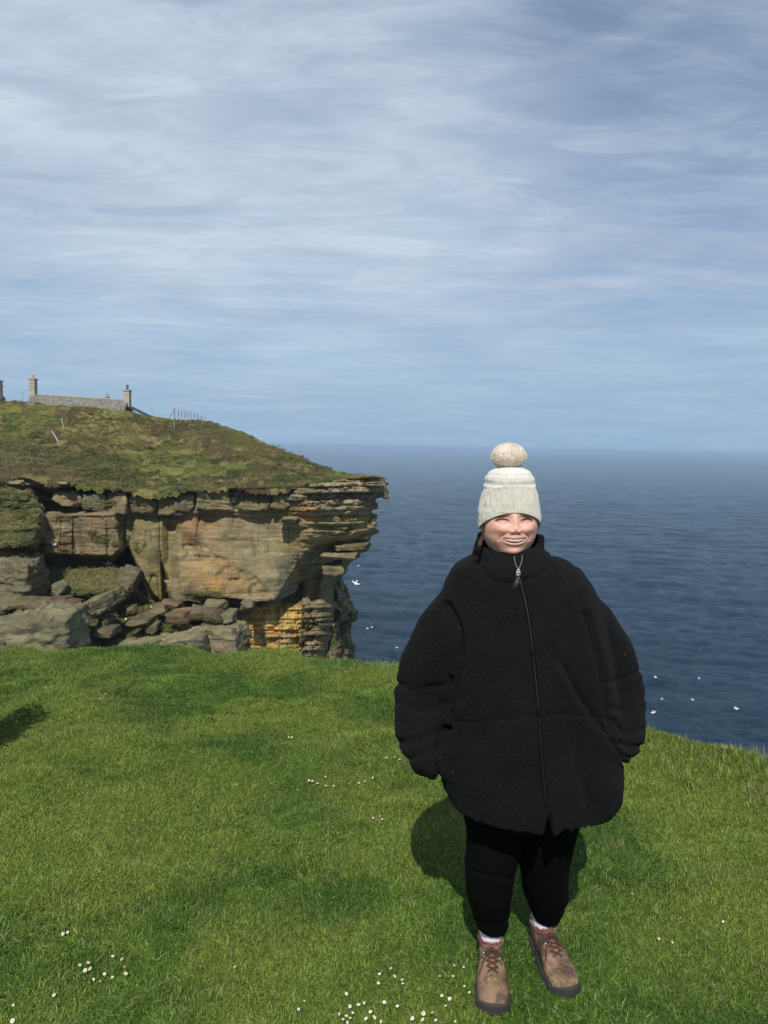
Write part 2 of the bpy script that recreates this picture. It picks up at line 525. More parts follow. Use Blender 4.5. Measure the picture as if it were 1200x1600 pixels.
def mat_fluff():
    m = NT('bobble_fluff'); v = m.coord()
    c = m.mix(m.noise(v, 60, 3, .6), (.76, .66, .55), (.90, .80, .69))
    m.col(c); m.rough(1.0); m.b.inputs['Specular IOR Level'].default_value = .0
    tr = m.n('ShaderNodeBsdfTranslucent'); m.l(c, tr.inputs[0])
    mx = m.n('ShaderNodeMixShader'); mx.inputs[0].default_value = .15
    m.l(m.b.outputs[0], mx.inputs[1]); m.l(tr.outputs[0], mx.inputs[2]); m.l(mx.outputs[0], m.out.inputs[0])
    return m.m
M = {
    'cliff': mat_cliff(), 'hill': mat_veg_hill(), 'ground': mat_ground(), 'sea': mat_sea(), 'fleece': mat_fleece(),
    'skin': mat_skin(), 'knit': mat_knit(), 'leather': mat_leather(), 'blade': mat_blades(),
    'legging': simple('legging_cotton', (.0022, .0022, .0028), .95, .3, 120, .3, .001, spec=.08),
    'sock': simple('sock_cotton', (.66, .66, .74), .9, .08, 90, .4, .002),
    'sole': simple('boot_rubber', (.028, .026, .024), .8, .3, 40, .4, .003),
    'lace': simple('boot_lace', (.045, .022, .016), .85, .4, 200, .5, .001),
    'tongue': simple('boot_tongue', (.20, .095, .048), .8, .2, 60, .3, .002),
    'pink': simple('boot_lining', (.34, .025, .085), .85, .15, 90, .3, .002),
    'metal': simple('steel', (.62, .62, .60), .35, .1, 80, 0, metal=.8),
    'zip': simple('zip_tape', (.003, .003, .004), .95, .2, 200, .2, .001, spec=.12),
    'zipteeth': simple('zip_teeth', (.010, .010, .012), .55, .2, 400, .5, .001),
    'cord': simple('grey_cord', (.20, .20, .20), .6, .1, 300, .2, .001),
    'teeth': simple('teeth_enamel', (.62, .55, .48), .5, .05, 50, 0),
    'mouth': simple('mouth_inside', (.10, .02, .02), .6, .2, 80, 0),
    'hair': simple('brown_hair', (.028, .015, .009), .55, .4, 200, .2, .001),
    'lash': simple('lash_brown', (.020, .011, .008), .7, .2, 200, 0),
    'pompom': simple('pompom_fluff', (.72, .62, .51), .95, .10, 110, .7, .004, spec=.1),
    'petal': simple('daisy_petal', (.62, .62, .54), .7, .05, 300, 0),
    'eye_disc': simple('daisy_centre', (.72, .48, .03), .8, .15, 500, 0),
    'stem': simple('daisy_stem', (.08, .13, .03), .7, .2, 200, 0),
    'bird': simple('bird_plumage', (.74, .74, .72), .8, .05, 6, 0),
    'birdgrey': simple('bird_wing_grey', (.36, .38, .40), .8, .08, 6, 0),
    'post': simple('weathered_post', (.22, .20, .17), .9, .3, 8, .4, .01),
    'palepost': simple('pale_post', (.34, .33, .28), .9, .2, 8, .3, .01),
    'wire': simple('fence_wire', (.16, .16, .16), .6, .1, 8, 0, metal=.3),
    'chimney': simple('chimney_stone', (.36, .32, .25), .9, .25, 2.2, .5, .04),
    'pot': simple('chimney_pot', (.42, .26, .17), .85, .15, 5, .2, .01),
    'potgrey': simple('chimney_pot_grey', (.10, .10, .10), .85, .15, 5, .2, .01),
    'tar': simple('dark_slate', (.035, .036, .042), .8, .25, 4, .3, .02),
    'wall': simple('rubble_wall', (.26, .235, .19), .92, .35, 1.8, .7, .05),
}
def mat_slates():
    m = NT('stone_slates'); v = m.pos()
    a = m.noise(v, 2.6, 6, .7); b = m.noise(m.map(v, (.7, .7, 3)), 1.2, 6, .6)
    c = m.mix(m.ramp(a, .35, .65), (.085, .080, .075), (.24, .225, .19))
    c = m.mix(m.ramp(b, .5, .7, 0, .6), c, (.16, .15, .09))
    m.col(c); m.rough(.9); m.bump(a, .6, .05)
    return m.m
M['slates'] = mat_slates()

# ------------------------------------------------------------------ near headland (ground)
EX = np.array([-60, -20, -9, -5.2, -3.45, -2.6, -2.0, -1.2, -0.4, 0.0, .35, .9, 1.5, 1.85, 2.2, 2.7, 4, 7, 14, 40])
EY = np.array([9.0, 7.2, 6.0, 5.6, 5.55, 5.75, 5.85, 5.8, 5.6, 5.45, 5.3, 4.95, 4.35, 4.0, 3.58, 3.05, 1.9, 0.0, -3, -8])
def y_edge(x): 
    return np.interp(x, EX, EY) + .09 * vn(x * 2.2, 0, 0, 41) + .05 * vn(x * 6, 1, 0, 42)
def g_z(x, y):
    """turf height"""
    x = np.asarray(x, float); y = np.asarray(y, float)
    z = .06 * fbm(x * .55, y * .8, 0, 11, 3) + .040 * fbm(x * 1.5, y * 2.2, 0, 17, 3)
    d = np.hypot(x - .45, (y - 2.2))
    z = z * sm(.35, 1.6, d)
    z = z + .06 * np.exp(-(((x + 2.2) / .7) ** 2 + ((y - 5.5) / .45) ** 2)) + .05 * np.exp(-(((x + 1.35) / .55) ** 2 + ((y - 4.9) / .16) ** 2))
    z = z - .16 * np.exp(-(((x + 2.55) / .40) ** 2 + ((y - 4.15) / .30) ** 2))       # hollow at the left edge
    return z
xs = np.concatenate([np.linspace(-60, -6, 28)[:-1], np.linspace(-6, 4.5, 300), np.linspace(4.5, 40, 24)[1:]])
ts = np.concatenate([np.linspace(-14, 0, 12)[:-1], np.linspace(0, 1, 170)])
drop = [(.05, .006), (.11, .03), (.18, .08), (.27, .18), (.38, .36), (.50, .65), (.62, 1.1), (.8, 2.0), (1.1, 4), (1.3, 8), (1.9, 14), (2.6, 22), (3.4, 34), (5, 50)]
rows = []
for t in ts:
    ye = y_edge(xs)
    y = np.where(t < 0, t + ye * 0, t * ye)
    rows.append(np.stack([xs, y, g_z(xs, y)], -1))
for dy, dz in drop:
    ye = y_edge(xs)
    jit = 1 + (.35 if dz > 1 else .12) * vn(xs * (1.3 if dz > .5 else 3), dz * 2.0, 0, 5)
    y = ye + dy * jit + (.4 * vn(xs * .5, dz * .2, 0, 8) if dz > 2 else 0)
    rows.append(np.stack([xs, y, g_z(xs, ye) - dz], -1))
G = np.array(rows)
ground = make('ground', G.reshape(-1, 3), grid_faces(G.shape[0], G.shape[1])[:, ::-1][:, ::-1], M['ground'])
tag(ground, 'short green clifftop turf falling away at the cliff edge', kind='structure')

def ground_hit(px, py, h=0.0):
    lo = W(px, py, 1.0); d = lo - CAM
    z = 0.0
    for _ in range(12):
        s = (z + h - CAM[2]) / d[2]
        p = CAM + d * s
        z = float(g_z(p[0], p[1]))
    return p

# ------------------------------------------------------------------ grass (stuff)
def blade(V, F, x, y, h, w, ang, bend, z0=-.004):
    ca, sa = math.cos(ang), math.sin(ang)
    o = len(V)
    for k, (t, ww) in enumerate(((0, 1.0), (.45, .85), (.8, .5))):
        r = bend * h * t * t; z = z0 + h * t * (1 - .25 * bend * t)
        for s in (-1, 1):
            V.append((x + ca * r - sa * w * ww * s * .5, y + sa * r + ca * w * ww * s * .5, z))
    V.append((x + ca * bend * h, y + sa * bend * h, z0 + h * (1 - .25 * bend)))
    F += [(o, o + 1, o + 3, o + 2), (o + 2, o + 3, o + 5, o + 4), (o + 4, o + 5, o + 6)]

def tuft_collection(name, n, blades, rad, hmin, hmax, wid, mat, bendmax=1.3):
    c = bpy.data.collections.new(name)
    for i in range(n):
        V, F = [], []
        for _ in range(blades):
            r = rad * math.sqrt(random.random()); a = random.random() * 6.283
            h = random.uniform(hmin, hmax) * (1 - .3 * r / rad)
            blade(V, F, r * math.cos(a), r * math.sin(a), h, wid * random.uniform(.7, 1.3), random.random() * 6.283, random.uniform(.2, bendmax))
        me = raw_mesh(name, V, F, False)
        me.materials.append(mat)
        o = bpy.data.objects.new(name, me); c.objects.link(o)
    return c

def scatter(name, pts, nrm, scl, coll, seed=1):
    """one stuff object: instances the tufts of coll on the given points"""
    me = bpy.data.meshes.new(name)
    me.vertices.add(len(pts)); me.vertices.foreach_set('co', np.asarray(pts, np.float32).ravel())
    a = me.attributes.new('scl', 'FLOAT', 'POINT'); a.data.foreach_set('value', np.asarray(scl, np.float32))
    a = me.attributes.new('nrm', 'FLOAT_VECTOR', 'POINT'); a.data.foreach_set('vector', np.asarray(nrm, np.float32).ravel())
    o = bpy.data.objects.new(name, me); COL.objects.link(o)
    ng = bpy.data.node_groups.new(name, 'GeometryNodeTree')
    ng.interface.new_socket('Geometry', in_out='INPUT', socket_type='NodeSocketGeometry')
    ng.interface.new_socket('Geometry', in_out='OUTPUT', socket_type='NodeSocketGeometry')
    N = ng.nodes; L = ng.links
    gi = N.new('NodeGroupInput'); go = N.new('NodeGroupOutput')
    ci = N.new('GeometryNodeCollectionInfo'); ci.inputs[0].default_value = coll
    ci.inputs['Separate Children'].default_value = True; ci.inputs['Reset Children'].default_value = True
    iop = N.new('GeometryNodeInstanceOnPoints'); iop.inputs['Pick Instance'].default_value = True
    na = N.new('GeometryNodeInputNamedAttribute'); na.data_type = 'FLOAT_VECTOR'; na.inputs[0].default_value = 'nrm'
    ns = N.new('GeometryNodeInputNamedAttribute'); ns.data_type = 'FLOAT'; ns.inputs[0].default_value = 'scl'
    al = N.new('FunctionNodeAlignEulerToVector'); al.axis = 'Z'
    rr = N.new('FunctionNodeRandomValue'); rr.data_type = 'FLOAT'; rr.inputs[2].default_value = 0; rr.inputs[3].default_value = 6.283
    cx = N.new('ShaderNodeCombineXYZ'); ro = N.new('FunctionNodeRotateEuler'); ro.space = 'LOCAL'
    ri = N.new('FunctionNodeRandomValue'); ri.data_type = 'INT'; ri.inputs[4].default_value = 0; ri.inputs[5].default_value = len(coll.objects) - 1
    ri.inputs['Seed'].default_value = seed + 5; rr.inputs['Seed'].default_value = seed
    L.new(gi.outputs[0], iop.inputs['Points']); L.new(ci.outputs[0], iop.inputs['Instance'])
    L.new(ri.outputs[2], iop.inputs['Instance Index'])
    L.new(na.outputs[0], al.inputs['Vector']); L.new(al.outputs[0], ro.inputs[0])
    L.new(rr.outputs[1], cx.inputs[2]); L.new(cx.outputs[0], ro.inputs[1])
    L.new(ro.outputs[0], iop.inputs['Rotation']); L.new(ns.outputs[0], iop.inputs['Scale'])
    L.new(iop.outputs[0], go.inputs[0])
    md = o.modifiers.new('scatter', 'NODES'); md.node_group = ng
    return o

def g_nrm(x, y):
    e = .02
    n = np.stack([-(g_z(x + e, y) - g_z(x - e, y)) / (2 * e), -(g_z(x, y + e) - g_z(x, y - e)) / (2 * e), np.ones_like(x)], -1)
    return n / np.linalg.norm(n, axis=1, keepdims=True)

BOOTS = [((.380, 2.16), (.040, .135)), ((.595, 2.24), (.044, .135))]
def not_boot(x, y):
    k = np.ones(x.shape, bool)
    for (bx, by), (hx, hy) in BOOTS:
        k &= ~((np.abs(x - bx) < hx) & (np.abs(y - by) < hy))
    return k
turf_c = tuft_collection('turf_tuft', 12, 64, .060, .012, .040, .0034, M['blade'], 1.7)
n = 46000
X = rng.uniform(-5.2, 3.6, n * 2); Y = rng.uniform(1.3, 6.9, n * 2)
keep = (np.abs(X) < .62 * (Y + .9) + 1.3) & (Y < y_edge(X) + .08) & not_boot(X, Y)
dens = np.clip(1.25 * (2.6 / np.maximum(Y, 1)) , .45, 1)
keep &= rng.random(len(X)) < dens
X, Y = X[keep], Y[keep]
BARE = [ground_hit(a_, b_) for a_, b_ in ((197, 1094), (212, 1092), (150, 1108), (318, 1118), (340, 1122), (300, 1145), (60, 1436), (670, 1560), (880, 1290), (690, 1275))]
bm_ = np.zeros(len(X))
for q_ in BARE: bm_ = np.maximum(bm_, np.exp(-((X - q_[0]) / .10) ** 2 - ((Y - q_[1]) / .05) ** 2))
kb = rng.random(len(X)) > bm_ * .9
X, Y = X[kb], Y[kb]
S = .72 + .5 * (fbm(X * 2.5, Y * 2.5, 0, 31, 3) * .5 + .5) + .15 * rng.random(len(X))
Z = g_z(X, np.minimum(Y, y_edge(X)))
t = scatter('turf_grass', np.stack([X, Y, Z], -1), g_nrm(X, Y), S, turf_c, 3)
tag(t, 'short fine green turf covering the clifftop round the boots', 'grass', kind='stuff')

# longer grass along the brink and in the rough patch on the right
rough_c = tuft_collection('rough_tuft', 8, 34, .05, .03, .075, .0030, mat_blades('rough_blade', .10), 1.1)
n = 9000
X = rng.uniform(-5, 4.5, n); ye = y_edge(X)
Y = ye + .16 - np.abs(rng.normal(0, .16, n)) * (1 + 1.6 * sm(.6, 1.4, X)) 
keep = (rng.random(n) < np.where(X > .7, 1.0, .40 + .3 * sm(-.6, 0, X))) & not_boot(X, Y)
X, Y, ye = X[keep], Y[keep], ye[keep]
over = np.clip(Y - ye, 0, 1)
Z = g_z(X, np.minimum(Y, ye)) - over * .45
S = (.35 + .65 * rng.random(len(X))) * (.60 + .65 * sm(.3, 1.2, X))
nr = g_nrm(X, Y); nr[:, 1] += .25
rough_c2 = None
t = scatter('brink_grass', np.stack([X, Y, Z], -1), nr, S, rough_c, 9)
tag(t, 'longer ragged grass fringing the cliff edge beyond the woman', 'grass', kind='stuff')
straw_c = tuft_collection('straw_tuft', 4, 26, .045, .05, .12, .0022, mat_blades('straw_blade', .62), .7)
XY = []
for a_, b_, k_, sp_ in ((1128, 1168, 26, .10), (1150, 1178, 10, .08), (575, 1030, 12, .12), (1190, 1252, 12, .08), (1060, 1160, 8, .12), (590, 1034, 6, .08), (945, 1325, 8, .06), (1085, 1370, 6, .05)):
    q_ = ground_hit(a_, b_ + 3)
    for _ in range(k_): XY.append((q_[0] + random.gauss(0, sp_), min(q_[1] + random.gauss(0, sp_ * .5), float(y_edge(q_[0])) + .03), random.uniform(.35, .85)))
XY = np.array(XY)
t = scatter('dry_grass', np.stack([XY[:, 0], XY[:, 1], g_z(XY[:, 0], XY[:, 1])], -1), g_nrm(XY[:, 0], XY[:, 1]), XY[:, 2], straw_c, 17)
tag(t, 'pale dry wisps of grass at the brink', 'grass', kind='stuff')
n = 3600
X = rng.uniform(-4.5, 3.2, n); Y = rng.uniform(1.7, 6.2, n)
pf = fbm(X * 1.3, Y * 1.3, 0, 77, 3)
keep = ((pf > .28) | (X > .9)) & (np.abs(X) < .62 * (Y + .9) + .2) & (Y < y_edge(X)) & not_boot(X, Y) & (rng.random(n) < .8)
X, Y = X[keep], Y[keep]
t = scatter('tussock_grass', np.stack([X, Y, g_z(X, Y)], -1), g_nrm(X, Y), .35 + .35 * rng.random(len(X)), rough_c, 12)
tag(t, 'scattered taller tussocks standing out of the clifftop turf', 'grass', kind='stuff')

# ------------------------------------------------------------------ sea
SEA = -47.0
na, nr_ = 660, 980
az = np.radians(np.concatenate([np.linspace(-48, -12, 90)[:-1], np.linspace(-12, 31, 530), np.linspace(31, 42, 42)[1:]]))
tr_ = np.linspace(0, 1, nr_)
rr = np.exp(math.log(70) + (math.log(42000 / 70)) * (.45 * tr_ + .55 * tr_ ** 2.2))
A_, R_ = np.meshgrid(az, rr, indexing='xy')
X = R_ * np.sin(A_); Y = R_ * np.cos(A_)
Z = np.zeros_like(X)
cell = np.gradient(rr)[:, None] + 0 * R_
for k in range(46):
    lam = 1.5 * (1.10 ** k)
    if lam > 34: break
    th = math.radians(random.gauss(196, 24)); ph = random.random() * 6.28
    amp = .024 * lam ** .58
    fade = sm(2.0, 4.0, lam / cell)
    ph2 = ph + 2.2 * vn(X / (lam * 3), Y / (lam * 3), 0, k)
    w = (X * math.sin(th) + Y * math.cos(th)) * 2 * math.pi / lam + ph2
    Z += fade * amp * (np.sin(w) + .25 * np.sin(2 * w + .6)) * (.8 + .2 * vn(X / 90, Y / 90, 0, 90 + k))
V = np.stack([X, Y, Z + SEA], -1).reshape(-1, 3)
# the water outside the view: two big plain sheets joined on
nv = len(V)
ring = []
for a in np.radians(np.linspace(42, 312, 60)):
    ring.append((70 * math.sin(a), 70 * math.cos(a), SEA)); ring.append((42000 * math.sin(a), 42000 * math.cos(a), SEA))
F = grid_faces(nr_, na)
rf = np.array([(nv + 2 * i, nv + 2 * i + 1, nv + 2 * i + 3, nv + 2 * i + 2) for i in range(59)])
V = np.concatenate([V, np.array(ring)])
sea = make('sea', V, np.concatenate([F, rf]), M['sea'])
tag(sea, 'open blue sea with low wind waves running to a hazy horizon', kind='structure')

# ------------------------------------------------------------------ cliff
RIM = np.array([(-200, 738), (0, 742), (60, 748), (130, 756), (190, 765), (240, 772), (300, 765), (360, 762), (440, 761), (500, 754), (540, 747), (575, 745), (600, 749)])
EDGE = np.array([(700, 598), (748, 600), (768, 604), (773, 594), (783, 584), (800, 577), (806, 583), (816, 583), (829, 587), (838, 579), (845, 577), (858, 577), (866, 560), (878, 548), (893, 533), (903, 524), (930, 522), (960, 520), (1000, 515), (1060, 505), (1200, 495)])
def y_rim(u): return np.interp(u, RIM[:, 0], RIM[:, 1])
Y0 = 72.0
nu, nv_ = 700, 330
us = np.linspace(-130, 592, nu)
tv = np.linspace(0, 1, nv_)
U = np.repeat(us[None], nv_, 0)
top = y_rim(us)[None]
Vv = top + (1075 - top) * tv[:, None]
def strata(v, seed, tmin, tmax, vmin=680, vmax=1200):
    r = np.random.default_rng(seed)
    b = [vmin]
    while b[-1] < vmax: b.append(b[-1] + r.uniform(tmin, tmax))
    b = np.array(b)
    k = np.searchsorted(b, v) - 1
    k = np.clip(k, 0, len(b) - 2)
    d = np.minimum(v - b[k], b[k + 1] - v)
    return k, d
def cliff_depth(u, v):
    D = np.zeros_like(u)
    # the caprock course and its shadow gap
    D += .55 * sm(808, 799, v) * sm(70, 100, u)
    # main massive face: grows outward to the lip, recess below it
    lip = np.interp(u, [150, 230, 340, 400, 430, 470, 500, 540, 600], [915, 925, 932, 940, 938, 926, 905, 880, 868])
    face = sm(255, 285, u)
    D += face * (2.6 * sm(800, 925, v) * sm(520, 400, u)) * (v < lip)
    D += face * np.where(v >= lip, -1.7 + 1.3 * sm(0, 40, v - lip), 0)
    # right part slopes back under the cap strata (undercut)
    und = sm(425, 500, u)
    D += und * (1.8 - 4.6 * sm(815, 935, v + .12 * (u - 500)))
    arr = sm(0, 16, u - (500 - .75 * (v - 840))) * sm(835, 860, v) * sm(950, 930, v)
    D -= 1.5 * arr
    # bottom yellow wall
    D += softpoly(u, v, [(436, 950), (500, 945), (515, 1080), (436, 1080)], 4) * .9
    # left block and its overhang
    D += 2.0 * softpoly(u, v, [(62, 803), (182, 800), (192, 858), (176, 872), (66, 868)], 5)
    D -= 1.6 * softpoly(u, v, [(66, 868), (170, 872), (190, 886), (66, 890)], 4)
    D -= 2.0 * softpoly(u, v, [(60, 766), (108, 768), (108, 800), (70, 802)], 6)       # dark cleft under the ledge
    D += 1.5 * softpoly(u, v, [(-10, 736), (110, 744), (108, 764), (-10, 762)], 4)
    # cave slot
    D -= 5.5 * softpoly(u, v, [(180, 876), (200, 858), (213, 885), (238, 930), (252, 945), (232, 942), (205, 915)], 4)
    D -= 1.6 * softpoly(u, v, [(252, 880), (262, 905), (264, 940), (256, 945)], 3)
    # grassy ledges step outward to the left
    D += 5.0 * softpoly(u, v, [(-140, 772), (45, 766), (66, 800), (58, 860), (-140, 866)], 9) * (.6 + .8 * sm(770, 860, v))
    D += 3.6 * softpoly(u, v, [(72, 888), (180, 884), (196, 925), (150, 935), (72, 930)], 8) * (.3 + 1.1 * sm(885, 930, v))
    # debris slope at the foot
    D += 7.5 * sm(935, 1010, v) * sm(385, 345, u) * (1 - .2 * sm(200, 60, u))
    D += 3.5 * sm(925, 975, v) * sm(160, 40, u)
    return D
def cliff_full(u, v):
    D = cliff_depth(u, v)
    vt = v + .02 * u + 2.5 * vn(u / 60, v / 60, 0, 3)
    # how strongly bedded each place is
    A = .10 + .90 * sm(812, 796, v) + .55 * sm(440, 490, u) + .7 * sm(930, 950, v) * sm(360, 400, u) + .5 * sm(200, 150, u)
    A *= 1 - .75 * softpoly(u, v, [(62, 803), (190, 800), (195, 872), (66, 872)], 5)
    A *= 1 - .6 * softpoly(u, v, [(196, 812), (275, 812), (275, 945), (215, 940)], 5)
    A *= 1 - .85 * softpoly(u, v, [(275, 812), (430, 812), (480, 850), (420, 925), (275, 925)], 8)
    k, d = strata(vt, 5, 4, 11)
    jx = vn(u / 26 + hash1(k, 1) * 90, k * 3.7, 0, 21)
    jb = np.floor(jx * 3.0) / 3.0
    D += A * (.55 * (hash1(k, 2) - .5) + .75 * jb * hash1(k, 4)) 
    D -= A * .22 * np.exp(-(d / .9) ** 2)
    k2, d2 = strata(vt + 1.2 * vn(u / 15, v / 15, 0, 4), 9, 1.8, 4)
    D += A * .22 * (hash1(k2 + 7 * np.floor(vn(u / 14, k2, 0, 5) * 3), 5) - .5)
    # vertical joints
    vj = vn(u / 17 + .3 * vn(v / 40, 0, 0, 8), v / 140, 0, 9)
    D -= .30 * np.exp(-(vj / .05) ** 2) * sm(800, 812, v) * (.3 + .7 * sm(300, 260, u) + .5 * sm(430, 470, u))
    # general roughness
    D -= .30 * np.exp(-(polydist(u, v, [(312, 806), (308, 838), (314, 862), (311, 884)]) / 1.8) ** 2)
    ln = (u - 322) * .62 - (v - 858)                      # slab broken away below a slanting line
    D -= .60 * sm(-9, 10, -ln + 3 * vn(u / 7, v / 7, 0, 78)) * sm(-60, -10, ln) * softpoly(u, v, [(285, 830), (420, 830), (425, 932), (285, 932)], 6) * (.7 + .5 * vn(u / 9, v / 9, 0, 77))
    D += .28 * fbm(u / 45, v / 45, 0, 51, 3) * (.4 + .6 * A) + .11 * fbm(u / 9, v / 6, 0, 61, 3) * (.4 + A)
    D += 1.1 * fbm(u / 62, v / 110, 0, 65, 2)
    D += 1.3 * np.exp(-((u - 330) / 55) ** 2) * sm(805, 840, v) * sm(950, 930, v) - .9 * np.exp(-((u - 268) / 12) ** 2) * sm(805, 830, v) * sm(950, 930, v)
    D += .9 * np.exp(-((u - 232) / 22) ** 2) * sm(805, 830, v) * sm(950, 930, v)
    # rubble on debris slope
    reg = sm(935, 950, v) * sm(390, 350, u)
    D += reg * .9 * fbm(u / 16, v / 8, 0, 71, 3)
    return D
D = cliff_full(U, Vv)
edge = np.interp(Vv, EDGE[:, 0], EDGE[:, 1]) + 1.5 * vn(Vv / 4, 0, 0, 33)
shift = (edge - 590) * sm(430, 592, U)
UU = U + shift
rnd = np.clip((U - 548) / 44, 0, 1)
Yd = Y0 - D + 5.0 * rnd ** 3
P = W(UU, Vv, Yd)
# side face going back round the corner, and rows down to the water
back = []
for q, (dx, dy) in enumerate([(.4, 1.2), (.3, 3), (-.6, 6), (-2, 10), (-4, 16), (-7, 26), (-10, 45)]):
    c = P[:, -1].copy()
    c[:, 0] += dx + .4 * vn(Vv[:, -1] / 5, q, 0, 6); c[:, 1] += dy + .8 * vn(Vv[:, -1] / 5, q, 0, 7)
    c[:, 2] = 1.74 + (c[:, 2] - 1.74) * (c[:, 1] / (c[:, 1] - dy)) - .06 * dy
    c[:, 0] -= .3 * dy
    back.append(c)
P = np.concatenate([P, np.stack(back, 1)], 1)
down = []
for z, dy in ((-23, .4), (-28, .6), (-36, 0), (-44, -1.2), (-50, -2)):
    r = P[-1].copy(); r[:, 2] = z; r[:, 1] += dy + 1.0 * vn(np.arange(len(r)) / 30., z, 0, 3); down.append(r)
P = np.concatenate([P, np.array(down)], 0)
# base colours (pigment of the beds, soil and turf)
u, v = U, Vv
def C(*a): return np.array(a, float)
colr = np.zeros(U.shape + (3,)) + C(.195, .165, .118)
def paint(mask, c, k=1.0):
    global colr
    m = (mask * k)[..., None]
    colr = colr * (1 - m) + C(*c) * m
nz = lambda a, b, s: .5 + .5 * fbm(u / a, v / b, 0, s, 3)
paint(sm(805, 795, v), (.20, .180, .135))
paint(softpoly(u, v, [(275, 806), (420, 806), (400, 850), (290, 860)], 14), (.235, .150, .095), .8)
paint(softpoly(u, v, [(330, 802), (450, 802), (500, 870), (420, 925), (350, 880)], 16), (.185, .175, .130), .8)
paint(softpoly(u, v, [(275, 860), (350, 862), (400, 925), (330, 930), (290, 905)], 12), (.250, .180, .105), .9)
paint(softpoly(u, v, [(312, 880), (330, 885), (350, 928), (335, 928)], 8), (.36, .235, .09), .7)
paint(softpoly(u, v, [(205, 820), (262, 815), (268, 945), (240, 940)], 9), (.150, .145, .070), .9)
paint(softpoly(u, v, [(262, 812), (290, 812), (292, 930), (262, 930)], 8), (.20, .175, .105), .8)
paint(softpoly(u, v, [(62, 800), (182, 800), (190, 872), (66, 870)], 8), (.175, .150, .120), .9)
paint(softpoly(u, v, [(85, 848), (125, 846), (128, 858), (88, 860)], 4), (.30, .135, .075), .7)
paint(softpoly(u, v, [(130, 795), (185, 800), (170, 840), (130, 842)], 8) * nz(12, 10, 81), (.26, .17, .12), .6)
paint(softpoly(u, v, [(430, 800), (592, 790), (592, 860), (520, 905), (440, 860)], 8), (.235, .205, .130), .9)
paint(softpoly(u, v, [(470, 790), (495, 790), (492, 830), (476, 828)], 5), (.40, .20, .06), .6)
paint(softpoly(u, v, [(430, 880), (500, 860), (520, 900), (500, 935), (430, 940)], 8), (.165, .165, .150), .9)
paint(softpoly(u, v, [(460, 880), (490, 875), (488, 912), (462, 915)], 6), (.30, .21, .08), .6)
paint(softpoly(u, v, [(382, 948), (520, 945), (520, 1080), (382, 1080)], 6), (.46, .345, .150), 1)
paint(softpoly(u, v, [(388, 978), (436, 978), (436, 1030), (388, 1030)], 6), (.50, .310, .100), .8)
paint(softpoly(u, v, [(495, 940), (520, 940), (520, 1080), (505, 1080)], 6), (.22, .19, .12), .8)
paint(softpoly(u, v, [(160, 752), (195, 755), (190, 768), (140, 770)], 3), (.36, .18, .08), .6)
paint(sm(.62, .8, nz(30, 20, 91)), (.27, .26, .22), .5)
paint(sm(940, 955, v) * sm(385, 370, u), (.23, .185, .135), .9)
paint(sm(980, 986, v) * softpoly(u, v, [(170, 985), (378, 975), (390, 1080), (170, 1080)], 4), (.33, .30, .23), .9)
veg = np.zeros_like(u)
for pts, w in (([(-140, 768), (45, 764), (64, 800), (52, 862), (-140, 866)], 5), ([(75, 888), (180, 882), (192, 922), (150, 930), (80, 925)], 5),
               ([(190, 925), (215, 930), (250, 950), (200, 955)], 5), ([(205, 952), (275, 965), (262, 985), (210, 990)], 6),
               ([(120, 950), (205, 965), (215, 1000), (140, 1080), (60, 1080)], 8), ([(270, 925), (345, 925), (350, 940), (285, 945)], 5), ([(190, 940), (300, 950), (370, 966), (300, 990), (190, 990)], 9), ([(60, 925), (200, 940), (200, 1000), (120, 1000)], 8),
               ([(145, 835), (170, 838), (168, 848), (148, 850)], 4), ([(108, 762), (185, 775), (165, 797), (90, 792)], 7)):
    veg = np.maximum(veg, softpoly(u, v, pts, w))
veg = np.maximum(veg, sm(.70, .9, nz(18, 10, 95)) * sm(940, 930, v) * sm(300, 200, u) * .8)
paint(np.clip(veg * (.55 + .8 * nz(8, 6, 97)), 0, 1), (.070, .088, .022), 1)
paint(veg * sm(.5, .8, nz(10, 6, 98)), (.125, .125, .045), .7)
# pad for extra columns/rows
colr = colr * np.array([1.22, 1.14, .88])
colr = np.concatenate([colr, np.repeat(colr[:, -1:], len(back), 1)], 1)
colr = np.concatenate([colr, np.repeat(colr[-1:], len(down), 0)], 0)
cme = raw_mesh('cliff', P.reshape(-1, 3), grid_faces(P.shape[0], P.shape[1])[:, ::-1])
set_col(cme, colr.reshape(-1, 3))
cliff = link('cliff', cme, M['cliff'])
tag(cliff, 'layered brown and ochre sandstone cliff with an overhanging prow', kind='structure')
cliff_bvh = BVHTree.FromPolygons([tuple(p) for p in P[:nv_].reshape(-1, 3)[::1].tolist()], grid_faces(nv_, P.shape[1])[::1].tolist())
def cliff_hit(px, py, off=0.0):
    d = W(px, py, 1.0) - CAM; d /= np.linalg.norm(d)
    h = cliff_bvh.ray_cast(Vector(CAM), Vector(d))
    if h[0] is None: return W(px, py, Y0)
    return np.array(h[0]) - d * off

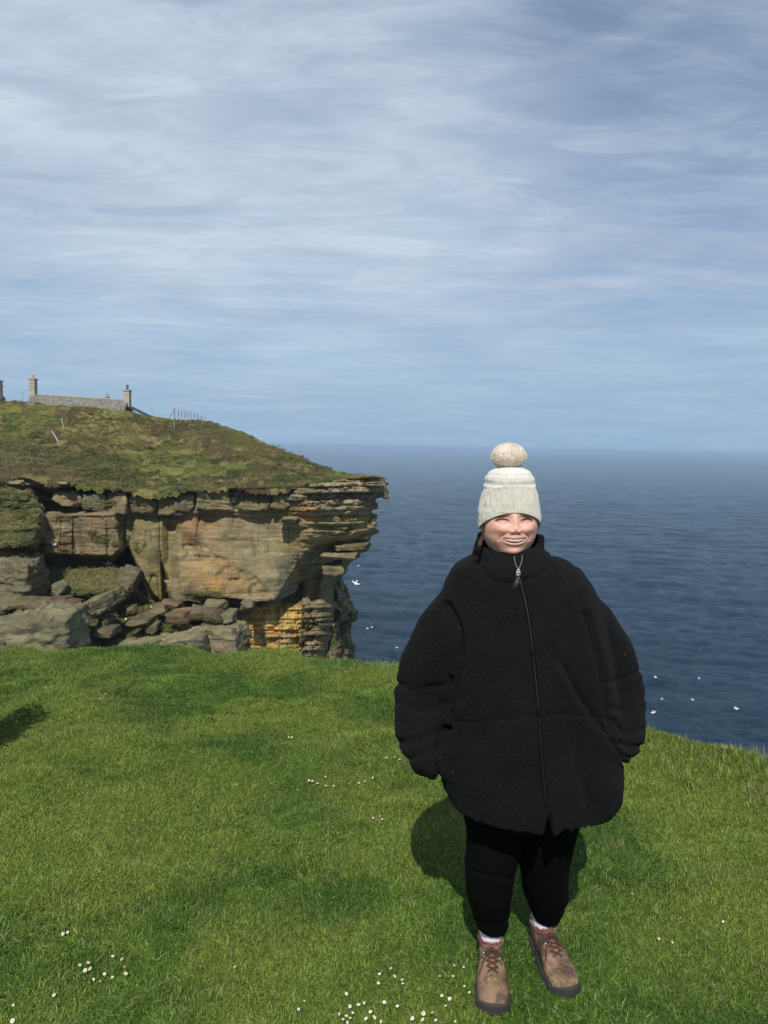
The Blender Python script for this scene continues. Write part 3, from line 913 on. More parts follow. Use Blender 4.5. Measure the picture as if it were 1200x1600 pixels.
def rock(w, h, d, seed, boxy=.55, rough=.10):
    """angular broken block: a star-shaped polyhedron cut by planes, roughened and bedded; returns V, F"""
    r = np.random.default_rng(seed)
    big_ = max(w, h) > 2.6
    S_, F_ = sphere_arr(*((64, 96) if big_ else (30, 44)))
    pl = []
    for ax_ in range(3):
        for sg in (-1, 1):
            n_ = np.zeros(3); n_[ax_] = sg; n_ += r.normal(0, .10 + .12 * (1 - boxy), 3); n_ /= np.linalg.norm(n_); pl.append((n_, r.uniform(.90, 1.0)))
    for _ in range(int(5 + 5 * (1 - boxy))):
        n_ = r.normal(size=3); n_ /= np.linalg.norm(n_); pl.append((n_, r.uniform(1.05, 1.30) - .22 * (1 - boxy)))
    rad_ = np.full(len(S_), 3.0)
    for n_, h_ in pl:
        c_ = S_ @ n_; rad_ = np.where(c_ > .05, np.minimum(rad_, h_ / np.maximum(c_, .05)), rad_)
    B = S_ * rad_[:, None] * np.array([w, d, h]) * .5
    zt = (B[:, 2] + .06 * B[:, 0]) / max(.16, h * .07) + .4 * fbm(B[:, 0] * .8, B[:, 1] * .8, 0, seed, 2)
    k_ = np.floor(zt); lay = hash1(k_.astype(int) + 50, seed) - .5
    fr_ = zt - k_
    amp = rough * .55 * min(w, h)
    disp = amp * (.55 * lay * (np.abs(S_[:, 2]) < .9) - .25 * np.exp(-(np.minimum(fr_, 1 - fr_) / .12) ** 2)) + amp * .9 * fbm(B[:, 0] * 1.1 + seed, B[:, 1] * 1.1, B[:, 2] * 1.6, seed, 4)
    crack = vn(B[:, 0] * .55 + seed * .3, B[:, 1] * .3, B[:, 2] * .35, seed + 3)
    disp -= amp * .9 * np.exp(-(crack / .04) ** 2)
    return B + S_ * disp[:, None], F_
def rot(V, rx, ry, rz):
    Mx = np.array((Matrix.Rotation(rz, 3, 'Z') @ Matrix.Rotation(ry, 3, 'Y') @ Matrix.Rotation(rx, 3, 'X')))
    return V @ Mx.T
PXM = Y0 / FPX
def place_rock(name, u0, u1, v0, v1, Yc, depth, seed, col, tilt=0.0, boxy=.6, rough=.09, yaw=0.0, rx=0.0, vegtop=0.0):
    s = Yc / FPX
    V, F = rock((u1 - u0) * s, (v1 - v0) * s, depth, seed, boxy, rough)
    V = rot(V, rx, tilt, yaw) + W((u0 + u1) / 2, (v0 + v1) / 2, Yc)
    me = raw_mesh(name, V, F, True)
    nrm = np.empty(len(V) * 3, np.float32); me.vertices.foreach_get('normal', nrm); nz_ = nrm.reshape(-1, 3)[:, 2]
    cc = np.array(col) * (np.array([.95, .93, .72]) if name != 'boulder' else np.array([.74, .74, .60])) * (1 + .18 * fbm(V[:, 0], V[:, 1], V[:, 2] * 2, seed, 3))[:, None]
    if vegtop:
        k = (sm(.35, .75, nz_) * vegtop)[:, None]
        cc = cc * (1 - k) + np.array([.085, .10, .028]) * k
    set_col(me, np.clip(cc, .01, .6))
    return link(name, me, M['cliff'], cliff)
# caprock blocks along the rim: each its own piece
blk = [(92, 134, 764, 790), (134, 176, 772, 796), (174, 206, 768, 802), (206, 254, 770, 800), (252, 283, 772, 803), (283, 309, 768, 800), (309, 371, 765, 799), (370, 428, 763, 798),
       (428, 458, 765, 797), (456, 490, 762, 793), (488, 522, 756, 786), (521, 550, 751, 784), (549, 578, 751, 790), (575, 602, 750, 775)]
for i, (a, b, c_, d_) in enumerate(blk):
    cc = [(.235, .195, .135), (.20, .185, .15), (.26, .225, .165), (.185, .165, .12)][i % 4]
    place_rock('rock_block', a, b, c_ + random.uniform(-1, 1), d_, Y0 + .35 + (2.2 if a > 540 else 0) + random.uniform(-.25, .25), 3.2, 100 + i, cc, tilt=random.uniform(-.03, .03), boxy=.95, rough=.16)
# thin slabs stepping out under the prow
for i, (a, b, c_, d_, yy) in enumerate([(540, 585, 800, 829, 74), (508, 548, 806, 826, 72.2), (520, 577, 845, 856, 73.2), (505, 560, 862, 872, 72.2), (500, 530, 790, 803, 71.6), (553, 590, 786, 796, 74),
                                        (470, 505, 812, 822, 71), (505, 538, 880, 896, 72.3), (440, 470, 806, 815, 70.6), (548, 578, 834, 842, 73.6)]):
    place_rock('rock_slab', a, b, c_, d_, yy + .5, 4.0, 140 + i, [(.21, .185, .13), (.19, .17, .12), (.23, .20, .14)][i % 3], tilt=random.uniform(-.10, .10), boxy=.7, rough=.34)
# boulders and fallen slabs at the foot of the gully (left)
G3 = [(0, 64, 868, 934, 66.0, 5, (.25, .235, .18), 0.0, .95, .3), (2, 126, 950, 1030, 57.5, 6, (.26, .25, .19), -.16, .75, .25), (-60, 12, 944, 985, 60, 5, (.22, .20, .15), .1, .6, .5),
      (-70, 26, 990, 1045, 58, 6, (.13, .12, .10), -.1, .6, .2), (126, 190, 930, 958, 63.5, 4, (.29, .25, .18), -.50, .85, .1), (72, 112, 932, 950, 62, 3, (.17, .12, .10), .0, .5, .5),
      (20, 74, 934, 950, 61, 3, (.20, .17, .12), .05, .6, .8), (184, 214, 884, 936, 69.5, 3, (.20, .185, .15), .35, .9, 0), (262, 330, 904, 940, 69.8, 2, (.27, .22, .15), -.05, .7, .2),
      (170, 262, 996, 1022, 64, 5, (.31, .29, .22), -.10, .85, .1), (258, 332, 984, 1018, 64.5, 5, (.33, .30, .23), -.14, .85, 0), (322, 384, 974, 1014, 65.5, 5, (.30, .27, .20), -.16, .85, 0),
      (296, 350, 950, 966, 66, 3, (.24, .18, .14), .05, .7, 0), (262, 300, 954, 970, 65.5, 3, (.25, .18, .14), -.1, .7, .2), (328, 370, 954, 968, 67, 4, (.27, .25, .19), .06, .9, .0),
      (318, 352, 940, 949, 67.5, 3, (.33, .31, .22), -.05, .9, 0), (212, 240, 960, 974, 65, 3, (.19, .16, .12), .2, .6, .6), (150, 182, 978, 992, 62.5, 3, (.20, .17, .13), .1, .6, .7),
      (236, 264, 944, 956, 67, 2, (.27, .21, .16), .0, .6, 0), (252, 282, 938, 949, 67.5, 2, (.25, .2, .15), .2, .6, 0), (192, 214, 946, 960, 66, 2, (.21, .18, .13), -.2, .6, .5),
      (156, 176, 962, 974, 63.5, 2, (.23, .19, .14), .2, .6, .4), (84, 104, 912, 930, 66.5, 2, (.2, .19, .15), .0, .6, .9), (378, 398, 938, 948, 68.5, 2, (.24, .22, .17), .0, .7, 0),
      (96, 122, 936, 952, 61.5, 2, (.15, .11, .09), .2, .6, .2), (226, 250, 974, 986, 65, 2, (.2, .17, .13), -.1, .6, .5), (280, 300, 970, 980, 66, 2, (.21, .18, .14), .1, .6, .4)]
for i, (a, b, c_, d_, yy, dp, cc, tl, bx, vg) in enumerate(G3):
    place_rock('boulder', a, b, c_, d_, yy, dp, 200 + i, cc, tilt=tl, boxy=bx, rough=.15, vegtop=vg)

BT = []
for o_ in cliff.children:
    if o_.name.startswith('boulder'):
        me_ = o_.data; co = np.empty(len(me_.vertices) * 3, np.float32); me_.vertices.foreach_get('co', co); co = co.reshape(-1, 3)
        no = np.empty(len(me_.vertices) * 3, np.float32); me_.vertices.foreach_get('normal', no); no = no.reshape(-1, 3)
        k_ = np.where((no[:, 2] > .45) & (fbm(co[:, 0] * .8, co[:, 1] * .8, co[:, 2], 71, 2) > .0))[0]
        if len(k_): BT.append(co[k_[rng.integers(0, len(k_), min(len(k_), 110))]])
BT = np.concatenate(BT)
# lower crag standing behind the prow, overgrown
nu2, nv2 = 120, 170
U2 = np.repeat(np.linspace(430, 560, nu2)[None], nv2, 0)
V2 = np.repeat(np.linspace(862, 1085, nv2)[:, None], nu2, 1)
e2 = np.interp(V2, [862, 890, 905, 925, 945, 958, 968, 973, 990, 1005, 1085], [522, 528, 536, 544, 552, 560, 558, 548, 549, 553, 560]) + 1.6 * vn(V2 / 4, 2, 0, 3)
UU2 = U2 + (e2 - 560) * sm(440, 560, U2)
D2 = 1.2 * fbm(U2 / 16, V2 / 40, 0, 7, 4) + .5 * fbm(U2 / 6, V2 / 5, 0, 9, 3)
Y2 = 81 - D2 + 5 * np.clip((U2 - 530) / 30, 0, 1) ** 2 - 3 * sm(900, 1060, V2)
P2 = W(UU2, V2, Y2)
b2 = []
for dx, dy in ((.3, 2), (-.5, 6), (-3, 14), (-8, 30)):
    c = P2[:, -1].copy(); c[:, 0] += dx - .25 * dy; c[:, 1] += dy; c[:, 2] = 1.74 + (c[:, 2] - 1.74) * (c[:, 1] / (c[:, 1] - dy)); b2.append(c)
P2 = np.concatenate([P2, np.stack(b2, 1)], 1)
dn = []
for z in (-30, -38, -50):
    r = P2[-1].copy(); r[:, 2] = z; dn.append(r)
P2 = np.concatenate([P2, np.array(dn)], 0)
kk = (.5 + .5 * fbm(U2 / 9, V2 / 14, 0, 13, 4))
cl2 = np.zeros(U2.shape + (3,)) + np.array([.20, .165, .10])
k1 = sm(.42, .62, kk)[..., None] * .9
cl2 = cl2 * (1 - k1) + np.array([.085, .095, .030]) * k1
cl2 = np.concatenate([cl2, np.repeat(cl2[:, -1:], 4, 1)], 1); cl2 = np.concatenate([cl2, np.repeat(cl2[-1:], 3, 0)], 0)
me = raw_mesh('crag', P2.reshape(-1, 3), grid_faces(P2.shape[0], P2.shape[1])[:, ::-1]); set_col(me, cl2.reshape(-1, 3))
tag(link('crag', me, M['cliff']), 'overgrown lower crag below and behind the cliff prow', kind='structure')

# ------------------------------------------------------------------ hill on top of the cliff
CR = np.array([(-260, 612), (-60, 622), (0, 627), (60, 631), (120, 635), (200, 643), (240, 650), (300, 656), (340, 664), (370, 674), (400, 684), (430, 697), (460, 712), (490, 727), (520, 739), (560, 744), (600, 748)])
def y_crest(u): return np.interp(u, CR[:, 0], CR[:, 1])
YC = np.array([(-260, 118), (330, 104), (400, 97), (450, 91), (520, 83), (600, 76)])
uh = np.linspace(-240, 599, 560)
th = np.concatenate([np.array([-.05, -.025]), np.linspace(0, 1, 230)])
UH, TH = np.meshgrid(uh, th)
rimv = y_rim(UH) + 1.0
crv = y_crest(UH)
cap_ = np.minimum(1, np.maximum(rimv - crv, 1) / 12)
Yr = Y0 - .9 - 1.1 * sm(.1, .0, TH) + 3.5 * np.clip((UH - 548) / 44, 0, 1) ** 2
# left half: the turf comes down in front over the ledge
Yc_ = np.interp(UH, YC[:, 0], YC[:, 1])
tt = np.clip(TH, 0, 1)
pyh = rimv + (crv - rimv) * (tt ** .85) + np.where(TH < 0, -TH * 130, 0) * (1 + .45 * vn(UH / 3.1, 0, 0, 12) + .5 * vn(UH / 11, 5, 0, 14) + 1.0 * vn(UH / 37, 3, 0, 13))
Yh = Yr + (Yc_ - Yr) * tt
PH = W(UH, pyh, Yh)
bump_ = (.55 * fbm(PH[..., 0] * .16, PH[..., 1] * .16, 0, 23, 4) + .20 * fbm(PH[..., 0] * .9, PH[..., 1] * .6, 0, 24, 3)) * sm(0, .08, TH) * cap_ * (1 - .55 * sm(.9, 1, TH))
PH[..., 2] += bump_
ext = []
for dy, dz in ((3, .15), (7, .5), (14, 1.3), (30, 3.5), (60, 8), (120, 18), (200, 70)):
    r = PH[-1].copy(); k = (r[:, 1] + dy) / r[:, 1]
    los = 1.74 + (r[:, 2] - 1.74) * k
    r[:, 0] = r[:, 0] * k - dy * .35 * sm(300, 600, uh) ; r[:, 1] += dy; r[:, 2] = np.maximum(np.minimum(r[:, 2], los) - dz, -49.0); ext.append(r)
PHx = np.concatenate([PH, np.array(ext)], 0)
hx = PHx[..., 0]; hy = PHx[..., 1]
base = np.zeros(hx.shape + (3,)) + np.array([.112, .108, .036])
def pt2(mask, c, k=1.0):
    global base
    m = np.clip(mask * k, 0, 1)[..., None]; base = base * (1 - m) + np.array(c) * m
f1 = .5 + .5 * fbm(hx * .10, hy * .12, 0, 55, 4); f2 = .5 + .5 * fbm(hx * .22 + 40, hy * .25, 0, 56, 4); f3 = .5 + .5 * fbm(hx * .5, hy * .4, 0, 57, 3)
pt2(sm(.45, .65, f1), (.075, .105, .025), .9)
pt2(sm(.47, .60, f2), (.062, .048, .028), .9)
pt2(sm(.60, .75, f3), (.160, .150, .065), .8)
hpx, hpy = proj(PHx)
for pts, w, c, k in (([(275, 660), (340, 664), (400, 690), (360, 692), (270, 680)], 8, (.055, .042, .028), .75), ([(0, 690), (70, 705), (60, 718), (0, 700)], 6, (.05, .045, .025), .8),
                     ([(85, 700), (190, 705), (185, 730), (100, 722)], 8, (.050, .062, .024), .8), ([(0, 705), (110, 730), (130, 752), (0, 742)], 8, (.085, .070, .045), .6),
                     ([(400, 700), (520, 745), (480, 750), (380, 720)], 8, (.070, .062, .030), .6), ([(200, 655), (250, 660), (240, 672), (190, 668)], 5, (.07, .052, .032), .6),
                     ([(0, 632), (80, 640), (60, 690), (0, 685)], 14, (.095, .125, .030), .7), ([(200, 700), (300, 700), (320, 750), (220, 760)], 14, (.110, .135, .035), .7),
                     ([(130, 640), (230, 650), (210, 690), (140, 685)], 14, (.15, .14, .055), .5)):
    pt2(softpoly(hpx, hpy, pts, w), c, k)
base = base * np.array([1.28, 1.16, 1.10])
hme = raw_mesh('hill', PHx.reshape(-1, 3), grid_faces(PHx.shape[0], PHx.shape[1])[:, ::-1]); set_col(hme, base.reshape(-1, 3))
hill = link('hill', hme, M['hill'])
tag(hill, 'rough grass and heather slope above the cliff', kind='structure')
# tussocks on the hill and on the ledges (stuff)
mh = NT('tussock_blade'); vv_ = mh.pos()
rn = mh.n('ShaderNodeNewGeometry').outputs['Random Per Island']
cgr = mh.mix(mh.ramp(mh.noise(vv_, .22, 5, .6, .5), .40, .60), (.085, .110, .030), (.185, .170, .066))
cgr = mh.mix(mh.ramp(mh.noise(vv_, .5, 4, .6), .56, .66, 0, .9), cgr, (.060, .048, .028))
mh.col(mh.mix(rn, mh.mix(1.0, cgr, (.65, .65, .65), 'MULTIPLY'), mh.mix(1.0, cgr, (1.4, 1.35, 1.3), 'MULTIPLY'))); mh.rough(.9)
hill_c = tuft_collection('hill_tuft', 8, 46, .42, .10, .42, .055, mh.m, 1.2)
nrm = np.empty(len(hme.vertices) * 3, np.float32); hme.vertices.foreach_get('normal', nrm); nrm = nrm.reshape(PHx.shape)
n = 26000
ti = rng.random(n) ** 1.25; ui = rng.random(n)
r_ = np.clip((2 + ti * 229).astype(int), 2, 231); c_i = (ui * 559).astype(int)
pts = PHx[r_, c_i] + rng.normal(0, .1, (n, 3)) * np.array([1, 1, 0])
nn = nrm[r_, c_i] * .5 + np.array([0, 0, .7])
f = fbm(pts[:, 0] * .3, pts[:, 1] * .3, 0, 88, 3)
kp = (f > -.45) & (rng.random(n) < .8)
t = scatter('hill_grass', pts[kp] - [0, 0, .03], nn[kp], (.35 + .75 * rng.random(kp.sum()) * (1 + .5 * f[kp])) * .8, hill_c, 21)
tag(t, 'rough tussocks of grass and heather over the far hillside', 'grass', kind='stuff')
vg = np.argwhere(veg > .55)
sel = vg[rng.integers(0, len(vg), 8500)]
pts = P[sel[:, 0], sel[:, 1]] + rng.normal(0, .08, (len(sel), 3))
t = scatter('ledge_grass', pts, np.tile([0, -.45, .8], (len(sel), 1)) + rng.normal(0, .2, (len(sel), 3)), .25 + .5 * rng.random(len(sel)), hill_c, 31)
tag(t, 'green grass growing on the cliff ledges and gully floor', 'grass', kind='stuff')
t = scatter('boulder_grass', BT - [0, 0, .05], np.tile([0, -.35, .85], (len(BT), 1)) + rng.normal(0, .25, (len(BT), 3)), .18 + .42 * rng.random(len(BT)), hill_c, 37)
tag(t, 'grass and weeds growing over the fallen boulders at the foot of the cliff', 'grass', kind='stuff')
vg = np.argwhere(kk > .52)
sel = vg[rng.integers(0, len(vg), 900)]
pts = P2[sel[:, 0], sel[:, 1]]
t = scatter('crag_grass', pts, np.tile([.2, -.5, .7], (len(sel), 1)) + rng.normal(0, .3, (len(sel), 3)), .3 + .5 * rng.random(len(sel)), hill_c, 41)
tag(t, 'straggling grass hanging on the overgrown crag behind the prow', 'grass', kind='stuff')

hill_bvh = BVHTree.FromPolygons([tuple(p) for p in PHx.reshape(-1, 3).tolist()], grid_faces(PHx.shape[0], PHx.shape[1]).tolist())
def hill_z(x, y):
    h = hill_bvh.ray_cast(Vector((x, y, 60)), Vector((0, 0, -1)))
    return h[0].z if h[0] is not None else 0.0
def hill_hit(px, py):
    d = W(px, py, 1.0) - CAM
    h = hill_bvh.ray_cast(Vector(CAM), Vector(d).normalized())
    return np.array(h[0]) if h[0] is not None else None

# ------------------------------------------------------------------ cottage
HY = 112.0
pa = W(48, 634, HY); pb = W(204, 646, HY + 1.0)
ctr = (pa + pb) / 2
ax = pb - pa; L_ = math.hypot(ax[0], ax[1]); ang = math.atan2(ax[1], ax[0])
ridge_z = float((W(50, 616, HY)[2] + W(195, 625, HY)[2]) / 2)
slope_z = float(W(195, 625, HY)[2] - W(50, 616, HY)[2])
cot = empty('cottage', (ctr[0], ctr[1], ridge_z - 5.2), 'long low stone cottage on the skyline with a chimney at each end', 'cottage')
cot.rotation_euler = (0, 0, ang)
def lc(o): return o
roof_h, eave = 1.9, 3.3        # ridge at local z 5.2
def sl(x): return slope_z * x / L_
mb = MB(); hw = L_ / 2; hd = 2.7
V = []
for x in (-hw + .3, hw - .3):
    for y in (-hd, hd): V += [(x, y, -1.5), (x, y, eave + sl(x))]
mb.add(V, [(0, 4, 5, 1), (2, 3, 7, 6), (0, 1, 3, 2), (4, 6, 7, 5)])
gab = MB()
for x in (-hw + .3, hw - .3):
    gab.add([(x, -hd, eave + sl(x)), (x, hd, eave + sl(x)), (x, 0, 5.15 + sl(x))], [(0, 1, 2)])
mb.add(gab.V, gab.F)
mb.build('wall', M['wall'], cot)
# roof: each course of stone slates is a real lapped step
rb = MB(); nc_ = 9
for side in (-1, 1):
    for k in range(nc_):
        f0, f1_ = k / nc_, (k + 1) / nc_ + .03
        y0, z0 = side * (hd + .25) * (1 - f0), eave - .15 + (5.2 - eave + .15) * f0
        y1, z1 = side * (hd + .25) * max(0, 1 - f1_), eave - .15 + (5.2 - eave + .15) * min(f1_, 1)
        xs_ = np.linspace(-hw + .25, hw - .25, 26)
        for i in range(25):
            a_, b_ = xs_[i], xs_[i + 1] - .015; j = random.uniform(0, .03)
            rb.add([(a_, y0, z0 + .06 + j + sl(a_)), (b_, y0, z0 + .06 + j + sl(b_)), (b_, y1, z1 + .02 + j + sl(b_)), (a_, y1, z1 + .02 + j + sl(a_)),
                    (a_, y0, z0 + j + sl(a_)), (b_, y0, z0 + j + sl(b_))], [(0, 1, 2, 3), (4, 5, 1, 0)])
rf_ = rb.build('roof', M['slates'], cot)
rd = MB(); rd.tube([(x, 0, 5.23 + sl(x)) for x in np.linspace(-hw + .3, hw - .3, 20)], .10, 6)
rd.build('ridge', M['chimney'], rf_)
def chimney(x, w, top, y=0.0, pot=True, bands=1, mat='pot'):
    c = MB(); c.box((x, y, 3.6 + top / 2 + sl(x)), (w / 2, w / 2 + .15, (top + 3.2) / 2))
    zt = 5.2 + top + sl(x)
    c.box((x, y, zt + .06), (w / 2 + .10, w / 2 + .25, .09))
    for k in range(bands):
        c.box((x, y, zt - .55 - .45 * k), (w / 2 + .05, w / 2 + .20, .05))
    o = c.build('chimney', M['chimney'], cot)
    if pot:
        p = MB(); p.tube([(x, y, zt + .1), (x, y, zt + .35), (x, y, zt + .38), (x, y, zt + .62), (x, y, zt + .66)], [.15, .19, .22, .14, .20], 10)
        p.build('chimney_pot', M[mat], o)
        if mat == 'potgrey':
            q = MB(); q.tube([(x, y, zt + .62), (x, y, zt + .95)], [.18, .22], 8); q.build('chimney_cowl', M[mat], o)
chimney(-hw + .45, .80, 2.3, bands=3)
chimney(hw - .45, .85, 1.45, mat='potgrey', bands=1)
chimney(hw - 4.2, .45, .35, y=1.8, bands=0)
le = MB(); x0 = hw - .28
le.add([(x0, -1.6, 3.9), (x0 + 3.4, -1.6, 2.3), (x0 + 3.4, 2.2, 2.3), (x0, 2.2, 3.9), (x0, -1.6, 4.05), (x0 + 3.5, -1.6, 2.42), (x0 + 3.5, 2.2, 2.42), (x0, 2.2, 4.05)],
       [(0, 1, 5, 4), (4, 5, 6, 7), (1, 2, 6, 5), (2, 3, 7, 6), (3, 2, 1, 0)])
le.build('lean_to_roof', M['tar'], cot)
lw = MB(); lw.box((x0 + 1.5, .3, .9), (1.45, 1.7, 1.5)); lw.build('lean_to_wall', M['wall'], cot)
# second building at the left edge of the view: chimney stack with its pot
p2 = W(-6, 626, HY + 4)
hut = empty('outbuilding', tuple(p2 - [0, 0, 2.0]), 'chimney and gable of a second building at the left edge of the skyline', 'building')
m_ = MB(); m_.box((-1.6, 0, .9), (1.9, 2.0, 1.6)); m_.build('wall', M['wall'], hut)
m_ = MB(); m_.add([(-3.6, -2.2, 2.4), (.5, -2.2, 2.4), (.5, 2.2, 2.4), (-3.6, 2.2, 2.4), (-3.6, 0, 3.4), (.5, 0, 3.4)], [(0, 1, 5, 4), (2, 3, 4, 5), (1, 2, 5), (3, 0, 4), (3, 2, 1, 0)]); m_.build('roof', M['slates'], hut)
m_ = MB(); m_.box((.55, 0, 3.2), (.35, .45, 1.9)); m_.box((.55, 0, 5.15), (.45, .55, .08)); m_.box((.55, 0, 4.3), (.42, .52, .06)); ch = m_.build('chimney', M['chimney'], hut)
m_ = MB(); m_.tube([(.55, 0, 5.2), (.55, 0, 5.7)], [.2, .16], 8); m_.build('chimney_pot', M['potgrey'], ch)

# ------------------------------------------------------------------ fences and posts
f0 = W(272, 655, 101)
fence = empty('fence', (f0[0], f0[1], hill_z(f0[0], f0[1])), 'post and wire fence with a braced end post running over the hill brow', 'fence')
fb = np.array(fence.location)
tops = []
for i, (px, py0, py1, yy) in enumerate([(272, 637, 655, 101), (278.5, 640, 653, 102.5), (283.5, 641, 653.5, 104), (288.5, 641, 654.5, 105.5), (293, 642, 655.5, 107), (297.5, 643, 656, 108.5), (303, 645, 657, 110), (308, 647, 658, 111.5), (314, 649, 659, 113), (320, 652, 660, 114.5)]):
    a = W(px, py1, yy); b = W(px + .5, py0, yy)
    z = hill_z(a[0], a[1])
    a = a - fb; b = b - fb
    m_ = MB(); m_.tube([(a[0], a[1], min(a[2], z - fb[2]) - .6), tuple(b)], .085 if i == 0 else .050, 7)
    m_.build('fence_post', M['post'], fence); tops.append(b)
m_ = MB()
for k in (.05, .35, .65):
    m_.tube([tuple(t_ - np.array([0, 0, k])) for t_ in tops], .010, 4)
m_.build('fence_wire', M['wire'], fence)
a = W(264, 650, 101) - fb; m_ = MB(); m_.tube([(a[0], a[1], a[2] - .3), tuple(tops[0] - np.array([0, 0, .25]))], .05, 6); m_.build('brace', M['post'], fence)
def lone_post(px0, py0, px1, py1, label, r=.055, mat='palepost'):
    h = hill_hit(px0, py0)
    if h is None: h = W(px0, py0, 95)
    t_ = W(px1, py1, h[1] + .05)
    m_ = MB(); m_.tube([tuple(h - [0, 0, .4]), tuple(h), tuple(h * .5 + t_ * .5), tuple(t_)], [r, r, r * .95, r * .85], 8)
    m_.box(tuple(t_), (r * .7, r * .7, .03))
    o = m_.build('fence_post', M[mat], None, h); tag(o, label, 'post', 'old posts on the hillside')
lone_post(91, 690, 81, 673, 'pale broken post leaning left, lowest on the hillside', .10)
lone_post(99, 668, 96, 653, 'short pale post leaning left below the cottage wall', .075)
lone_post(104, 664, 103, 640, 'thin grey upright post standing just right of the leaning pale posts', .035, 'post')
lone_post(35, 629, 36, 612, 'thin dark post on the skyline left of the tall chimney', .04, 'post')
lone_post(238, 648, 236, 634, 'thin leaning post on the skyline between cottage and fence', .03, 'post')

# ------------------------------------------------------------------ seabirds
def flying_bird(px, py, Yd_, span, roll, yaw, label):
    p = W(px, py, Yd_)
    e = empty('seabird', tuple(p), label, 'seabird', 'white seabirds flying over the sea')
    S_, F_ = sphere_arr(8, 10)
    b = S_ * np.array([.11, .26, .10]) * span; b[:, 1] += 0
    b[:, 0] *= 1 - .5 * np.clip(S_[:, 1], 0, 1); b[:, 2] *= 1 - .4 * np.clip(S_[:, 1], 0, 1)
    link('body', raw_mesh('body', b, F_), M['bird'], e)
    for s in (-1, 1):
        V = []
        for k, (x, y, z, c) in enumerate(((.05, 0, .02, .17), (.22, -.04, .12, .15), (.38, .02, .13, .11), (.52, .12, .10, .03))):
            for q, dz in ((-.5, 0), (.5, 0)):
                V.append((s * x * span, (y + q * c) * span, z * span))
        V2_ = [(a, b_, c_ - .018 * span) for a, b_, c_ in V]
        F2 = [(0, 1, 3, 2), (2, 3, 5, 4), (4, 5, 7, 6)]
        F2 = F2 + [tuple(i + 8 for i in f[::-1]) for f in F2] + [(0, 2, 10, 8), (2, 4, 12, 10), (4, 6, 14, 12), (1, 9, 11, 3), (3, 11, 13, 5), (5, 13, 15, 7), (6, 7, 15, 14)]
        link('wing', raw_mesh('wing', V + V2_, F2, False), M['bird'], e)
    link('tail', raw_mesh('tail', [(-.03 * span, .2 * span, 0), (.03 * span, .2 * span, 0), (.08 * span, .36 * span, 0), (-.08 * span, .36 * span, 0), (0, .2 * span, .03 * span)], [(0, 1, 2, 3), (0, 4, 1)], False), M['bird'], e)
    e.rotation_euler = (math.radians(random.uniform(40, 75)), roll * .6, (yaw - .9) * .5)
for px, py, yy, sp, rl, yw, lb in ((556, 911, 60, .72, .6, .5, 'largest flying seabird, with wings spread beside the lower crag'), (574, 982, 120, .55, .3, 1.2, 'left one of two small gulls low over the water below the crag'),
        (581, 980, 122, .5, -.3, 1.9, 'right one of two small gulls low over the water below the crag'), (620, 1012, 120, .5, .2, .3, 'small gull beside the black left sleeve, just above the grass edge'),
        (560, 884, 160, .5, .3, .8, 'tiny distant gull just right of the undercut cliff'), (1024, 1058, 130, .75, .5, .8, 'pale gull close to the black sleeve, highest of those on the right'),
        (1092, 1060, 130, .6, -.4, 2.1, 'gull alone over the water, right of the highest one'), (1034, 1092, 120, .55, .2, 1.4, 'small gull between the highest one and the bright one by the sleeve'),
        (1082, 1093, 120, .6, .8, .2, 'gull over open water above the grassy brink'), (1021, 1113, 105, .85, -.7, .6, 'bright white gull with raised wings just right of the sleeve'),
        (1150, 1107, 105, .9, .35, 1.0, 'white gull with arched wings, farthest right over the water')):
    flying_bird(px, py, yy, sp, rl, yw, lb)
bird0 = None
def perched(px, py, label, flip=1):
    global bird0
    p = cliff_hit(px, py, .12)
    if bird0 is None:
        S_, F_ = sphere_arr(10, 12)
        bd = S_ * np.array([.30, .15, .15]); bd[:, 2] += .02
        hd_ = S_ * .095 + np.array([-.24, 0, .17])
        bill = MB(); bill.tube([(-.31, 0, .16), (-.42, 0, .14)], [.03, .008], 6)
        V = list(map(tuple, bd)) + list(map(tuple, hd_)); F = [tuple(f) for f in F_] + [tuple(int(i) + len(bd) for i in f) for f in F_]
        e = empty('seabird', (0, 0, 0))
        link('body', raw_mesh('body', V, F), M['bird'], e)
        wg = S_ * np.array([.28, .165, .08]) + np.array([.06, 0, .09])
        link('wing', raw_mesh('wing', wg, F_), M['birdgrey'], e)
        link('bill', raw_mesh('bill', bill.V, bill.F), M['pot'], e)
        bird0 = e; e0 = e
    else:
        e0 = bird0.copy(); COL.objects.link(e0)
        for ch_ in [c for c in bird0.children]:
            k = ch_.copy(); COL.objects.link(k); k.parent = e0
    e0.location = tuple(p); e0.rotation_euler = (0, 0, 0 if flip > 0 else math.pi)
    e0.rotation_euler.z += random.uniform(-.5, .5)
    tag(e0, label, 'seabird', 'white seabirds perched on the cliff')
for px, py, lb in ((166, 882, 'white seabird above the grassy ledge, left of the dark cave'), (171, 880, 'white seabird right beside another above the grassy ledge by the cave'),
        (158, 954, 'white seabird perched on the tilted slab under the grassy ledge'), (184, 988, 'white seabird on the dark grass near the bottom of the gully'),
        (138, 986, 'white seabird just right of the big fallen slab'), (200, 970, 'white seabird on the rubble below the cave'), (280, 938, 'white seabird at the foot of the ochre wall, left of the other two'),
        (305, 930, 'left one of two white seabirds on the green patch under the ochre wall'), (312, 932, 'right one of two white seabirds on the green patch under the ochre wall'),
        (85, 851, 'white seabird low on the grey block beside the green slope'), (276, 803, 'left one of two white seabirds tucked under the caprock'), (281, 803, 'right one of two white seabirds tucked under the caprock'),
        (256, 992, 'white seabird on the pale slabs at the foot of the cliff'), (240, 951, 'white seabird just below the dark cave mouth'), (196, 780, 'white seabird high on the caprock in the left part of the rim')):
    perched(px, py, lb)

